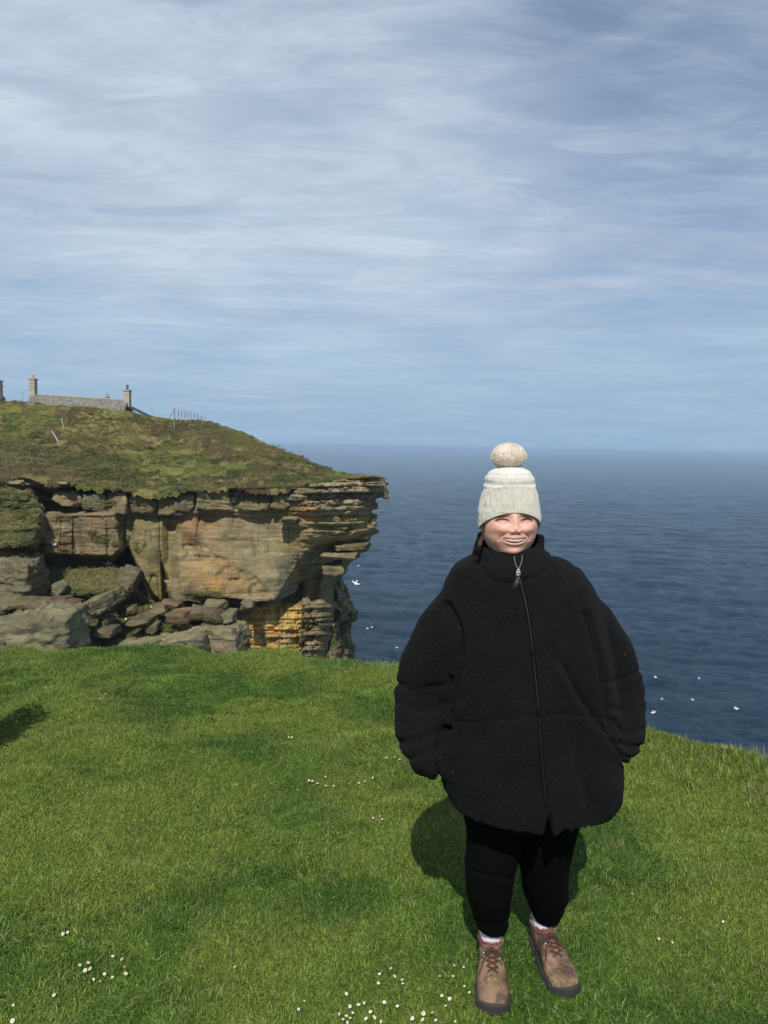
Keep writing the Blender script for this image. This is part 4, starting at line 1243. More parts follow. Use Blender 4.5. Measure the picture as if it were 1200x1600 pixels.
# ------------------------------------------------------------------ daisies
def daisy_tree(lod=1):
    e = empty('daisy', (0, 0, 0))
    V, F = [], []
    npet = 15
    for k in range(npet):
        a = 2 * math.pi * k / npet; o = len(V)
        for r, w, z in ((.0022, .0008, 0), (.006, .0019, .0011), (.0088, .0013, .0016)):
            for s in (-1, 1):
                V.append((math.cos(a) * r - math.sin(a) * w * s, math.sin(a) * r + math.cos(a) * w * s, z))
        F += [(o, o + 1, o + 3, o + 2), (o + 2, o + 3, o + 5, o + 4)]
    link('petals', raw_mesh('petals', V, F, False), M['petal'], e)
    S_, F_ = sphere_arr(6, 8)
    link('centre', raw_mesh('centre', S_ * np.array([.0034, .0034, .0020]) + [0, 0, .001], F_), M['eye_disc'], e)
    m_ = MB(); m_.tube([(0, 0, -.04), (.002, 0, -.02), (0, 0, 0)], .0008, 5)
    m_.build('stem', M['stem'], e)
    return e
DA = {
 'white daisy touching another in the dark turf, left of that pair, at lower left': [(99, 1459)],
 'white daisy touching another in the dark turf, right of that pair, at lower left': [(106, 1457)],
 'white daisy in the loose cluster at lower left of the turf': [(176, 1494), (191, 1499), (195, 1511), (125, 1507), (137, 1505), (133, 1517), (142, 1514), (163, 1522), (147, 1530), (157, 1534), (176, 1527), (196, 1523), (85, 1555)],
 'white daisy cut off by the bottom left corner of the turf': [(20, 1595)],
 'small daisy just above the one in the bottom left corner': [(21, 1570)],
 'lone white daisy between the lower left cluster and the boots': [(367, 1511)],
 'white daisy in the sparse group between the bottom cluster and the boots': [(611, 1513), (593, 1522), (616, 1526), (629, 1532), (629, 1537), (591, 1536), (621, 1572), (601, 1566)],
 'white daisy close beside the toe of the boot on the left': [(687, 1526), (708, 1525), (709, 1509), (725, 1511), (726, 1542), (734, 1551), (703, 1561), (691, 1556), (697, 1572)],
 'white daisy in the densest cluster on the bottom edge': [(541, 1553), (546, 1572), (560, 1571), (570, 1567), (531, 1585), (536, 1593), (541, 1588), (547, 1592), (551, 1583), (572, 1592), (579, 1581), (543, 1597), (584, 1590), (594, 1596)],
 'upper, larger daisy of the pair left of the densest bottom cluster': [(475, 1565)],
 'lower, smaller daisy of the pair left of the densest bottom cluster': [(466, 1577)],
 'white daisy on the bottom edge between the densest cluster and the boot': [(644, 1591), (661, 1594), (662, 1583), (676, 1583), (681, 1594), (712, 1596)],
 'white daisy in the scattered row left of the black jacket': [(483, 1220), (488, 1220), (496, 1224), (508, 1214), (509, 1228), (521, 1228), (465, 1234), (561, 1224), (570, 1221), (580, 1216), (583, 1215)],
 'white daisy just left of the lower sleeve': [(604, 1184), (617, 1183), (625, 1186)],
 'white daisy in the small knot left of the shadow by the jacket hem': [(594, 1275), (583, 1278), (588, 1281), (597, 1280)],
 'white daisy in the pair in mid turf above the scattered row': [(451, 1152), (456, 1152)],
 'white daisy among the few near the far left brink': [(71, 1075), (165, 1084), (157, 1092), (27, 1125), (180, 1134)],
 'white daisy in the sunny turf right of the boots': [(1050, 1472), (1030, 1467), (987, 1397), (1130, 1440)],
}
proto = daisy_tree(); first = True
for lb, lst in DA.items():
    for px, py in lst:
        if first: d_ = proto; first = False
        else:
            d_ = proto.copy(); COL.objects.link(d_)
            for ch_ in [c for c in proto.children]:
                k = ch_.copy(); COL.objects.link(k); k.parent = d_
        p = ground_hit(px, py, .030)
        d_.location = tuple(p)
        d_.rotation_euler = (random.uniform(-.2, 1.1), random.uniform(-.8, .8), random.uniform(-.6, .6))
        k_ = random.uniform(.40, .74); d_.scale = (k_, k_ * random.uniform(.7, 1), k_ * random.uniform(1, 4))
        tag(d_, lb, 'daisy', lb.replace('white daisy', 'daisies') if len(lst) > 1 else 'daisies in the turf')

# ------------------------------------------------------------------ unseen bush added beside the view to throw a shadow on the turf
gb = empty('shadow_caster_bush', (-2.40, 3.38, float(g_z(-2.40, 3.38))), 'added bush-shaped shadow caster on the turf, unseen just outside the left edge of the view', 'bush')
V_, F_2 = [], []
for i in range(5200):
    d_ = rng.normal(size=3); d_ /= np.linalg.norm(d_); d_[2] = abs(d_[2]) * 1.6 - .62
    c_ = d_ * np.array([.40, .40, .58]) * rng.uniform(.55, 1.0) * (1 + .15 * math.sin(5 * d_[0] + 3 * d_[1])) + [0, 0, .44]
    t1 = rng.normal(size=3); t1 /= np.linalg.norm(t1); t2 = np.cross(t1, rng.normal(size=3)); t2 /= np.linalg.norm(t2)
    o = len(V_); V_ += [(c_ - t2 * .010).tolist(), (c_ + t2 * .010).tolist(), (c_ + t1 * .055).tolist()]; F_2.append((o, o + 1, o + 2))
fo = link('foliage', raw_mesh('foliage', V_, F_2, False), simple('shadow_caster_needles', (.05, .075, .022), .8, .4, 12, 0), gb)
fo['kind'] = 'stuff'
m_ = MB()
for i in range(7):
    a_ = i * .9; m_.tube([(0, 0, -.05), (.08 * math.cos(a_), .08 * math.sin(a_), .25), (.24 * math.cos(a_), .24 * math.sin(a_), .6)], [.018, .014, .006], 6)
m_.build('stem', M['post'], gb)

# ------------------------------------------------------------------ the woman
PB = np.array([.462, 2.16, 0.0])
who = empty('person', tuple(PB), 'laughing woman in a black fleece jacket, pale bobble hat and brown boots, hands in pockets', 'person')
def pmake(name, V, F, mat, parent=None, smooth=True, col=None):
    V = np.asarray(V, float) - PB
    me = raw_mesh(name, V, F, smooth)
    if col is not None: set_col(me, col)
    return link(name, me, mat, parent or who)

# --- jacket
def se(c, s, p): return np.sign(c) * np.abs(c) ** p * s
ang_ = np.linspace(0, 2 * np.pi, 72, endpoint=False)
def ring(cx, cy, z, hw, hd, p=.86, tilt=0.0):
    x = cx + se(np.cos(ang_), hw, p); y = cy + se(np.sin(ang_), hd, p)
    return np.stack([x, y, z + (cy - y) * tilt], -1)
rows_ = [(856, 764, 846, .080, 2.135), (868, 750, 864, .100, 2.14), (878, 728, 886, .118, 2.14), (890, 710, 904, .135, 2.14), (908, 698, 922, .152, 2.14), (940, 688, 938, .170, 2.135), (985, 684, 948, .185, 2.125), (1040, 684, 954, .198, 2.115),
         (1090, 684, 960, .207, 2.11), (1150, 683, 960, .213, 2.105), (1190, 684, 962, .213, 2.10), (1218, 690, 958, .210, 2.10), (1240, 700, 948, .203, 2.10)]
rings = []
for py, a, b, hd, cyy in rows_:
    L = W(a, py, 2.13); Rr = W(b, py, 2.13); c = (L + Rr) / 2
    rings.append(ring(c[0], cyy, c[2], (Rr[0] - L[0]) / 2, hd, tilt=.0))
L = W(720, 1254, 2.12); Rr = W(930, 1254, 2.12); c = (L + Rr) / 2
rings.append(ring(c[0], 2.10, .650, (Rr[0] - L[0]) / 2, .196, tilt=.27))
rings.append(ring(c[0], 2.10, .672, (Rr[0] - L[0]) / 2 * .93, .176, tilt=.20))
rings.append(ring(c[0], 2.10, .72, (Rr[0] - L[0]) / 2 * .80, .13, tilt=.0))
rings = np.array(rings)
zipx = W(857, 1280, 1.9)[0]
for q in (-3,):
    rr_ = rings[q]; fr = (rr_[:, 1] < 2.0)
    dx = rr_[:, 0] - zipx
    rr_[:, 2] += np.where(fr, .010 * sm(.02, .09, np.abs(dx)) * 0 + .012 * (dx < -.02) * -1 * sm(-.20, -.03, dx), 0)
torso = loft(rings[::-1])
def tube_solid(pts, flat=1.0, n=40):
    P_ = []; r_ = []
    for px, py, yy, r in pts: P_.append(W(px, py, yy)); r_.append(r)
    # resample smoothly
    P_ = np.array(P_); r_ = np.array(r_); t = np.linspace(0, 1, len(P_)); tt = np.linspace(0, 1, 26)
    # catmull via cubic poly interpolation per axis
    def cr(v):
        out = []
        for q in tt:
            k = min(int(q * (len(v) - 1)), len(v) - 2); f = q * (len(v) - 1) - k
            p0, p1, p2, p3 = v[max(k - 1, 0)], v[k], v[k + 1], v[min(k + 2, len(v) - 1)]
            out.append(.5 * (2 * p1 + (p2 - p0) * f + (2 * p0 - 5 * p1 + 4 * p2 - p3) * f * f + (3 * p1 - p0 - 3 * p2 + p3) * f ** 3))
        return np.array(out)
    PP = cr(P_); rr2 = cr(r_)
    m_ = MB(); m_.tube([tuple(p) for p in PP], list(rr2), n, True, flat)
    return m_.V, m_.F
sleeveL = tube_solid([(738, 926, 2.14, .052), (716, 948, 2.145, .068), (694, 980, 2.15, .081), (677, 1022, 2.16, .090), (662, 1075, 2.17, .088), (660, 1120, 2.14, .083), (662, 1152, 2.10, .076), (676, 1182, 2.05, .066), (698, 1196, 2.01, .045)])
sleeveR = tube_solid([(868, 926, 2.14, .052), (892, 946, 2.145, .068), (917, 972, 2.15, .083), (940, 1018, 2.17, .092), (962, 1075, 2.17, .090), (968, 1112, 2.13, .078), (972, 1146, 2.08, .064), (955, 1172, 2.03, .052), (938, 1185, 1.99, .040)])
hc = W(803, 812, 2.04); HX, EZ = float(hc[0]) + .002, float(hc[2]); HY = 2.132
def collar_solid():
    O = []
    top = lambda a: EZ - .142 + .082 * (1 - np.maximum(0, -np.sin(a)) ** 1.0) + .012 * np.maximum(0, np.sin(a)) + .004 * np.cos(a)
    for rx, ry, zf in ((.128, .118, -1), (.124, .118, -.5), (.115, .116, .1), (.104, .106, .75), (.100, .101, 1.0), (.090, .090, 1.0), (.082, .082, .7), (.078, .078, 0), (.08, .08, -1)):
        zt = top(ang_); zb = EZ - .200
        z = zb + (zt - zb) * max(zf, 0) + (zf * .03 if zf < 0 else 0)
        O.append(np.stack([HX + .006 + rx * np.cos(ang_), HY + .004 + ry * np.sin(ang_), z], -1))
    O = np.array(O)
    nr, nc, _ = O.shape
    F = [tuple(q) for q in grid_faces(nr, nc, True)]
    F += [((nr - 1) * nc + j, (nr - 1) * nc + (j + 1) % nc, (j + 1) % nc, j) for j in range(nc)]
    return O.reshape(-1, 3).tolist(), F
# fabric bulges that overlap the sleeves (elbow and cuff puffs)
def ell(px, py, yy, rx, ry, rz, rotz=0.0, roty=0.0):
    S_, F_ = sphere_arr(16, 22)
    V = rot(S_ * np.array([rx, ry, rz]), 0, roty, rotz) + W(px, py, yy)
    return V.tolist(), [tuple(f) for f in F_]
extra = [ell(657, 1098, 2.15, .078, .080, .045, 0, -.1), ell(655, 1150, 2.10, .070, .075, .045, 0, .35), ell(681, 1196, 2.03, .052, .05, .034, 0, .5),
         ell(972, 1088, 2.15, .074, .080, .045, 0, .15), ell(976, 1150, 2.07, .054, .055, .024, 0, -.12), ell(966, 1176, 2.04, .042, .05, .018, 0, -.3)]
JV, JF, JN = remesh([torso, sleeveL, sleeveR, collar_solid()] + extra, .0062, 3)
pxs, pys = proj(JV)
front = sm(.25, -.15, JN[:, 1])
def groove(pts, w, d):
    """crease pressed into the cloth along a polyline on its front"""
    global JV
    k = np.exp(-(polydist(pxs, pys, pts) / w) ** 2) * front
    JV = JV - JN * (k * d)[:, None]
def ridge(pts, w, d): groove(pts, w, -d)
cz = fbm(JV[:, 0] * 7, JV[:, 1] * 7, JV[:, 2] * 3.2, 5, 3)
hemf = sm(.645, .72, JV[:, 2])
JV = JV + JN * (cz * .0085 * hemf)[:, None]
JV = JV + JN * (.010 * fbm(JV[:, 0] * 9 + JV[:, 2] * 1.2, JV[:, 1] * 4, JV[:, 2] * 1.0, 15, 2) * hemf * sm(1.35, 1.15, JV[:, 2]))[:, None]
JV = JV + JN * (.004 * hemf[:, None] * fbm(JV[:, 0] * 20, JV[:, 1] * 20, JV[:, 2] * 10, 8, 2)[:, None])
for pts, w, d in (([(698, 945), (716, 985), (720, 1040), (706, 1095), (694, 1140)], 5, .020), ([(690, 1140), (686, 1175), (686, 1222)], 4, .020), ([(700, 1060), (693, 1110), (697, 1125)], 4, .016),
                  ([(915, 960), (925, 1000), (937, 1050), (945, 1100), (952, 1140)], 5, .018), ([(885, 1045), (905, 1085), (935, 1130), (976, 1196)], 4, .013), ([(880, 1040), (860, 1010)], 5, .004),
                  ([(624, 1068), (660, 1078), (696, 1070)], 4, .0065), ([(622, 1098), (660, 1112), (694, 1098)], 6, .006), ([(640, 1080), (680, 1110)], 5, .006), ([(620, 1160), (655, 1158), (690, 1138)], 6, .010),
                  ([(636, 1188), (670, 1176), (690, 1158)], 5, .008), ([(936, 1070), (970, 1062), (1004, 1046)], 4, .0065), ([(950, 1108), (980, 1110), (1006, 1092)], 6, .008),
                  ([(955, 1128), (975, 1146), (1004, 1140)], 4, .010), ([(965, 1160), (985, 1168), (1000, 1166)], 4, .012), ([(968, 1180), (984, 1184)], 3, .010),
                  ([(704, 1128), (735, 1131), (775, 1125), (812, 1119), (842, 1118)], 2.5, .0055), ([(850, 1117), (890, 1117), (930, 1120), (962, 1126)], 2.5, .0055),
                  ([(745, 868), (756, 896), (775, 908), (800, 912)], 3, .010), ([(818, 908), (845, 898), (858, 880), (862, 866)], 3, .010),
                  ([(646, 952), (662, 946), (690, 950)], 3, .004), ([(720, 905), (716, 960), (724, 1020)], 8, .006), ([(890, 905), (905, 960), (915, 1010)], 8, .006),
                  ([(740, 1000), (750, 1080), (742, 1160)], 14, .006), ([(895, 1140), (905, 1200), (925, 1255)], 10, .008), ([(760, 1150), (770, 1220), (760, 1280)], 14, .005),
                  ([(800, 930), (790, 1000), (800, 1080)], 12, .004)):
    groove(pts, w, d)
for pts, w, d in (([(846, 1100), (852, 1180), (856, 1275)], 7, .004), ([(870, 1050), (905, 1110), (950, 1180)], 7, .006), ([(730, 960), (732, 1040), (716, 1110)], 8, .006), ([(700, 1160), (700, 1220)], 9, .006), ([(695, 1142), (692, 1180), (692, 1218)], 2.5, .005), ([(932, 1140), (952, 1170), (970, 1197)], 2.5, .005)):
    ridge(pts, w, d)
# slit below the zip and the turned hem corners
low = sm(.76, .66, JV[:, 2]) * (JV[:, 1] < 2.02)
dx_ = JV[:, 0] - zipx
JV[:, 2] += low * .040 * np.maximum(0, 1 - np.abs(dx_) / .016)
JV[:, 1] += low * .03 * np.maximum(0, 1 - np.abs(dx_) / .010)
JV[:, 2] -= low * .010 * np.exp(-((dx_ - .024) / .016) ** 2)
JV[:, 2] -= low * .006 * np.exp(-((dx_ + .05) / .05) ** 2)
jacket = pmake('jacket', JV, JF, M['fleece'])
jbvh = BVHTree.FromPolygons([tuple(p) for p in JV.tolist()], JF.tolist())
def jhit(px, py, off=.002, yfall=1.95, bvh=None):
    d = W(px, py, 1.0) - CAM; d /= np.linalg.norm(d)
    h = (bvh or jbvh).ray_cast(Vector(CAM), Vector(d))
    p = np.array(h[0]) if h[0] is not None else W(px, py, yfall)
    return p - d * off
def path(pts, n):
    pts = np.array(pts, float); seg = np.r_[0, np.cumsum(np.hypot(*np.diff(pts, axis=0).T))]
    t = np.linspace(0, seg[-1], n)
    return np.stack([np.interp(t, seg, pts[:, 0]), np.interp(t, seg, pts[:, 1])], -1)
ZP0 = path([(809, 893), (814, 912), (820, 935), (826, 965), (831, 1005), (837, 1060), (842, 1110), (845, 1160), (849, 1210), (853, 1250), (856, 1272)], 60)
ZP = np.array([z_ for z_ in ZP0 if z_[1] < 1264])
tape = MB()
for s in (-2.6, 2.6):
    tape.tube([tuple(jhit(a + s * .8, b, -.0012)) for a, b in ZP], .0036, 8)
tape_o = pmake('zip', tape.V, tape.F, M['zip'], jacket)
tm = MB(); tm.tube([tuple(jhit(a, b, .0008)) for a, b in ZP], .0016, 6)
pmake('zip_teeth', tm.V, tm.F, M['zipteeth'], jacket)
# hem binding along both front corners
cd = MB(); cd.tube([tuple(jhit(a, b, .006, 2.03)) for a, b in path([(803.5, 869), (804.5, 878), (807, 885), (810, 889), (813, 884), (815.5, 876), (816, 868)], 14)], .0009, 6)
pmake('collar_cord', cd.V, cd.F, M['cord'], jacket)
sl_ = MB(); p = jhit(810, 893, .008)
px_ = lambda dx, dz, dy=0: tuple(p + np.array([dx, dy, dz]))
sl_.tube([px_(0, .008), px_(0, .003)], [.0035, .0045], 8)
for s in (-1, 1): sl_.tube([px_(s * .002, .004), px_(s * .0062, -.010)], .0022, 6)
sl_.tube([px_(-.004, -.004), px_(.004, -.004)], .0016, 6); sl_.tube([px_(-.006, -.010), px_(.006, -.010)], .0018, 6)
pmake('zip_slider', sl_.V, sl_.F, M['metal'], jacket)
pl_ = MB()
for dx, r in ((-.010, .0042), (-.004, .0048), (.003, .0040), (.009, .0030)):
    pl_.tube([px_(dx * .2, -.012, -.002), px_(dx * .7, -.030, -.006), px_(dx - .006, -.058, -.004)], [.0026, r, r * 1.1], 6)
pmake('zip_pull', pl_.V, pl_.F, simple('zip_pull_rubber', (.022, .023, .028), .35, .5, 260, .8, .002), jacket)

# --- leggings
def leg(rows):
    rg = []
    for py, a, b, yy in rows:
        L = W(a, py, yy); Rr = W(b, py, yy); c = (L + Rr) / 2; hw_ = (Rr[0] - L[0]) / 2
        rg.append(np.stack([c[0] + hw_ * np.cos(ang_), yy + .01 + hw_ * 1.05 * np.sin(ang_), c[2] + 0 * ang_], -1))
    return loft(rg)
legL = leg([(1454, 748, 793, 2.235), (1448, 743, 795, 2.23), (1432, 739, 797, 2.205), (1415, 734, 799, 2.18), (1396, 729, 801, 2.15), (1375, 727, 804, 2.14), (1350, 726, 808, 2.13), (1330, 729, 814, 2.13), (1300, 730, 818, 2.13), (1260, 722, 820, 2.12), (1200, 718, 822, 2.12)])
legR = leg([(1438, 836, 876, 2.31), (1432, 832, 878, 2.305), (1418, 827, 883, 2.28), (1396, 819, 888, 2.25), (1375, 815, 889, 2.215), (1350, 810, 891, 2.19), (1330, 807, 896, 2.17), (1300, 806, 902, 2.15), (1260, 812, 912, 2.13), (1200, 814, 916, 2.12)])
LV, LF, LN = remesh([legL, legR, ell(815, 1235, 2.13, .20, .13, .13)], .006, 4)
lpx, lpy = proj(LV)
fr_ = sm(.4, -.1, LN[:, 1])
for pts, w, d in (([(738, 1362), (760, 1370), (802, 1371)], 3, .007), ([(727, 1352), (745, 1366)], 3, .005), ([(790, 1345), (803, 1352)], 3, .004), ([(742, 1446), (770, 1450), (796, 1440)], 2.5, .003), ([(830, 1424), (850, 1430), (882, 1420)], 2.5, .003), ([(815, 1350), (840, 1356), (885, 1350)], 4, .003),
                  ([(742, 1440), (775, 1446), (797, 1436)], 2.5, .003), ([(770, 1300), (800, 1330)], 5, .004)):
    LV = LV - LN * (np.exp(-(polydist(lpx, lpy, pts) / w) ** 2) * fr_ * d)[:, None]
LV += LN * (.003 * fbm(LV[:, 0] * 12, LV[:, 1] * 12, LV[:, 2] * 8, 3, 3))[:, None]
pmake('leggings', LV, LF, M['legging'])

# --- boots and socks
def boot(heel, toe, tag_):
    heel = np.array(heel); toe = np.array(toe)
    f = (toe - heel); Lb = np.linalg.norm(f); f = f / Lb; sd = np.array([-f[1], f[0]])      # sd: sideways
    def T(s, l, z): 
        s = np.asarray(s, float); l = np.asarray(l, float); z = np.asarray(z, float)
        xy = heel[None] + (s * Lb)[..., None].reshape(-1, 1) * f[None] + l.reshape(-1, 1) * sd[None]
        return np.concatenate([xy, z.reshape(-1, 1)], 1)
    ss = np.array([0.0, .02, .07, .15, .25, .35, .45, .55, .65, .75, .83, .90, .95, .985, 1.0])
    hwd = np.array([.012, .024, .032, .035, .036, .038, .042, .047, .050, .051, .0495, .044, .036, .022, .010])
    hh = np.array([.055, .075, .085, .09, .09, .095, .098, .090, .076, .066, .060, .053, .046, .038, .032])
    a = np.linspace(0, 2 * np.pi, 36, endpoint=False)
    rg = []
    for s, w, h in zip(ss, hwd, hh):
        z0 = .018; c = (z0 + h) / 2; r = (h - z0) / 2
        rg.append(T(np.full(36, s), se(np.cos(a), w, .75), c + se(np.sin(a), r, .80)))
    foot = loft(rg)
    rg = []
    for z, s, fl, w in ((.05, .20, .060, .037), (.065, .20, .060, .039), (.08, .195, .057, .040), (.092, .19, .053, .041), (.101, .185, .051, .043), (.106, .185, .047, .039)):
        rg.append(T(s + se(np.cos(a), fl, .9) / Lb, se(np.sin(a), w, .9), np.full(36, z) - .004 * np.cos(a)))
    shaft = loft(rg)
    V, F, N = remesh([foot, shaft], .0032, 5)
    V = V + N * (.0022 * fbm(V[:, 0] * 28, V[:, 1] * 28, V[:, 2] * 34, 3, 3))[:, None]
    # padded top opening pressed in
    loc = (V[:, :2] - heel); s_ = loc @ f / Lb; l_ = loc @ sd
    inn = np.exp(-((s_ - .185) * Lb / .032) ** 4 - (l_ / .026) ** 4) * sm(.08, .10, V[:, 2])
    V[:, 2] -= inn * .04
    # crease lines at the flex point and the toe cap seam
    for s0, d in ((.66, .0022), (.71, .0018), (.885, .0012)):
        k = np.exp(-(((s_ - s0 - .10 * np.abs(l_) / .05) * Lb) / .0035) ** 2) * sm(.04, .06, V[:, 2]); V[:, 2] -= k * d
    bo = pmake('boot', V, F, M['leather'])
    bv = BVHTree.FromPolygons([tuple(p) for p in V.tolist()], F.tolist())
    def top(s, l, off=.002):
        p = T(np.array([s]), np.array([l]), np.array([.4]))[0]
        h = bv.ray_cast(Vector(p), Vector((0, 0, -1)))
        return np.array(h[0]) + np.array([0, 0, off]) if h[0] is not None else p * [1, 1, 0] + [0, 0, .06]
    # sole with a rubber rand up over the toe
    m_ = MB(); so = np.linspace(0, 1, 26); w_ = np.interp(so, ss, hwd) + .0045 + .006 * sm(.78, .9, so)
    out = [(s - .012, w) for s, w in zip(so, w_)]
    loop = [(s, w) for s, w in out] + [(s, -w) for s, w in out[::-1]]
    loop[25] = (1.012, .014); loop[26] = (1.012, -.014)
    rg = []
    for z, k in ((.0, .96), (.004, 1.0), (.016, 1.0), (.020, .985), (.026, 1.0), (.031, .97)):
        rg.append(T(np.array([.5 + (q[0] - .5) * (1 if k > .97 else .99) for q in loop]), np.array([q[1] * k for q in loop]),
                    np.full(len(loop), z) + np.array([(.018 if z > .018 else .006) * sm(.86, 1.0, q[0]) for q in loop])))
    sv, sf = loft(rg); m_.add(sv, sf)
    # lugs
    for s in np.linspace(.04, .84, 12):
        w = float(np.interp(s, ss, hwd)) + .003
        for q in (-1, 1):
            c = T(np.array([s]), np.array([q * w]), np.array([.010]))[0]; m_.box(tuple(c), (.006, .0035, .008), math.atan2(f[1], f[0]))
    pmake('sole', m_.V, m_.F, M['sole'], bo)
    # tongue and lining
    m_ = MB()
    gs = np.linspace(.60, .36, 10); gl = np.linspace(-.017, .017, 7); V_ = []
    for s in gs:
        for l in gl: V_.append(top(s, l * (.65 + .35 * (.66 - s) / .26), .0022))
    for z, s in ((.006, .345), (.014, .355), (.018, .36)):
        for l in gl:
            b_ = top(.36, l, .002); V_.append(T(np.array([s + .01 + .03 * (-(l / .017) ** 2)]), np.array([l * 1.25]), np.array([b_[2] + z]))[0])
    m_.add(V_, [tuple(q) for q in grid_faces(13, 7)])
    to = pmake('tongue', m_.V, m_.F, M['tongue'], bo)
    sol = to.modifiers.new('thick', 'SOLIDIFY'); sol.thickness = .003
    aa = np.linspace(0, 2 * np.pi, 40)
    m_ = MB(); pc = T(.185 + .052 * np.cos(aa) / Lb, .0395 * np.sin(aa), .103 - .006 * np.cos(aa)); m_.tube([tuple(q) for q in pc], .0055, 8)
    pmake('padded_collar', m_.V, m_.F, M['leather'], bo)
    m_ = MB(); pc = T(.185 + .047 * np.cos(aa) / Lb, .034 * np.sin(aa), .109 - .006 * np.cos(aa)); m_.tube([tuple(q) for q in pc], .0024, 8)
    pmake('lining', m_.V, m_.F, M['pink'], bo)
    # laces: crossed rows, then a bow at the ankle
    m_ = MB(); er = [.655, .60, .545, .49, .44]; el = [.016, .018, .020, .022, .023]
    for i in range(5):
        for q in (-1, 1):
            l0 = q * el[i]; s1, l1 = (er[i + 1], -q * el[i + 1]) if i < 4 else (er[i], -q * el[i])
            m_.tube([tuple(top(er[i] + (s1 - er[i]) * t, l0 + (l1 - l0) * t, .0045 + .003 * math.sin(t * 3.14))) for t in np.linspace(0, 1, 7)], .0024, 6)
    k = top(.435, 0, .012)
    m_.tube([tuple(k + np.array([-.008, 0, .0])), tuple(k + np.array([.008, 0, .002]))], [.006, .006], 8)
    for q, a1 in ((-1, .9), (1, .7), (1, 1.3), (-1, 1.4), (1, 1.0), (-1, 1.15)):
        d1 = np.array([q * math.sin(a1), -math.cos(a1) * .9])
        pp = []
        for t in np.linspace(0, 1, 12):
            e_ = math.sin(t * math.pi) * .009 * (1 if a1 < 1.05 else -.6)
            r = .050 * t
            xy = k[:2] + d1 * r + np.array([-d1[1], d1[0]]) * e_ * q
            pp.append((xy[0], xy[1], k[2] + .004 * math.sin(t * 3.1) - .052 * t * t))
        m_.tube(pp, .0023, 6)
    for q in (-1, 1):
        pp = [tuple(top(.46 + .20 * t, q * (.012 + .030 * t ** .8), .004)) for t in np.linspace(0, 1, 10)]
        m_.tube(pp if q < 0 else pp[:6], .0022, 6)
    pmake('lace', m_.V, m_.F, M['lace'], bo)
    for i in (3, 4):
        for q in (-1, 1):
            c = top(er[i], q * (el[i] + .002), .002); S_, F_ = sphere_arr(8, 12)
            pmake('lace_hook', S_ * np.array([.0042, .0042, .0034]) + c, F_, M['metal'], bo)
    # sock
    rg = []
    cc = T(np.array([.185]), np.array([0.0]), np.array([0.0]))[0]
    for z, r in ((.08, .034), (.105, .036), (.12, .038), (.14, .0385), (.17, .039), (.23, .040)):
        rg.append(np.stack([cc[0] + r * np.cos(aa[:-1]) * (1 + .02 * np.cos(12 * aa[:-1])), cc[1] + (r + .004) * np.sin(aa[:-1]) * (1 + .02 * np.cos(12 * aa[:-1])), np.full(39, z)], -1))
    v_, f_ = loft(rg)
    pmake('sock', v_, f_, M['sock'])
boot((.394, 2.305), (.366, 2.022), 'l')
boot((.572, 2.378), (.618, 2.098), 'r')

# --- head and neck: one continuous skin surface
nph, nth = 340, 250
psi = np.linspace(-np.pi, np.pi, nph, endpoint=False)
phi = psi - .62 * np.sin(psi)                  # 0 = facing the camera (-Y)
th_ = np.linspace(0.001, 2.62, nth)
PHI, TH_ = np.meshgrid(phi, th_)
zz = np.cos(TH_); rad = np.sin(TH_)
rz = np.where(zz > 0, .125, .121)
pw = np.where(zz > 0, 1.0, .64)
radp = np.maximum(rad, 1e-4) ** pw
hx_ = .0865 * radp * np.sin(PHI); hy_ = -.094 * np.where(zz > 0, radp, np.maximum(rad, 1e-4) ** np.where(np.cos(PHI) > 0, .72 - .30 * np.clip(np.cos(PHI), 0, 1), .72)) * np.cos(PHI); hz_ = rz * zz
hx_ *= 1 - .06 * sm(-.05, -.10, hz_)
def gs(x0, z0, sx, sz, A, both=False):
    g = np.exp(-((hx_ - x0) / sx) ** 2 - ((hz_ - z0) / sz) ** 2) * A
    if both: g = g + np.exp(-((hx_ + x0) / sx) ** 2 - ((hz_ - z0) / sz) ** 2) * A
    return g
def crv(pts, w, A, xx=None):
    d = np.minimum(polydist(hx_, hz_, pts), polydist(-hx_, hz_, pts)); return A * np.exp(-(d / w) ** 2)
frn = sm(.1, .6, np.cos(PHI))
mU = -.0535 - .0015 * (1 - (hx_ / .036) ** 2)                       # lower edge of the upper lip
mL = -.0545 - .0145 * np.sqrt(np.clip(1 - (hx_ / .0335) ** 2, 0, 1))   # upper edge of the lower lip
open_ = sm(.0, .0012, mU - hz_) * sm(.0, .0012, hz_ - mL) * (np.abs(hx_) < .033)
out_ = (gs(0, -.006, .0105, .020, .0085) + gs(0, -.029, .0125, .0115, .0105) + gs(.0125, -.0340, .0062, .0060, .0070, True) - gs(.0, -.046, .010, .005, .001)
        - gs(.034, .004, .019, .0095, .0085, True) + gs(.035, -.001, .0150, .0058, .0052, True) + gs(.040, .020, .024, .007, .005, True) + gs(.043, -.0280, .0225, .0160, .0150, True)
        + crv([(.016, -.034), (.029, -.043), (.041, -.053), (.044, -.060)], .0040, -.0026) + crv([(.020, -.0105), (.036, -.013), (.052, -.009)], .0022, -.0025)
        + gs(0, -.097, .024, .014, .0095) + gs(.052, -.062, .018, .020, .006, True) - gs(0, -.0845, .020, .006, .0018)
        + gs(0, -.058, .034, .022, .0090))
lipL = np.exp(-((hz_ - (mL - .0045)) / .0042) ** 2) * (np.abs(hx_) < .036) * sm(.034, .022, np.abs(hx_))
lipU = np.exp(-((hz_ - (mU + .0026)) / .0026) ** 2) * sm(.037, .028, np.abs(hx_))
out_ = out_ + lipL * .0024 + lipU * .0010 - open_ * .0075
nost = gs(.0072, -.0425, .0032, .0022, 1.0, True)
out_ = out_ - nost * .003
hy2 = hy_ - out_ * frn
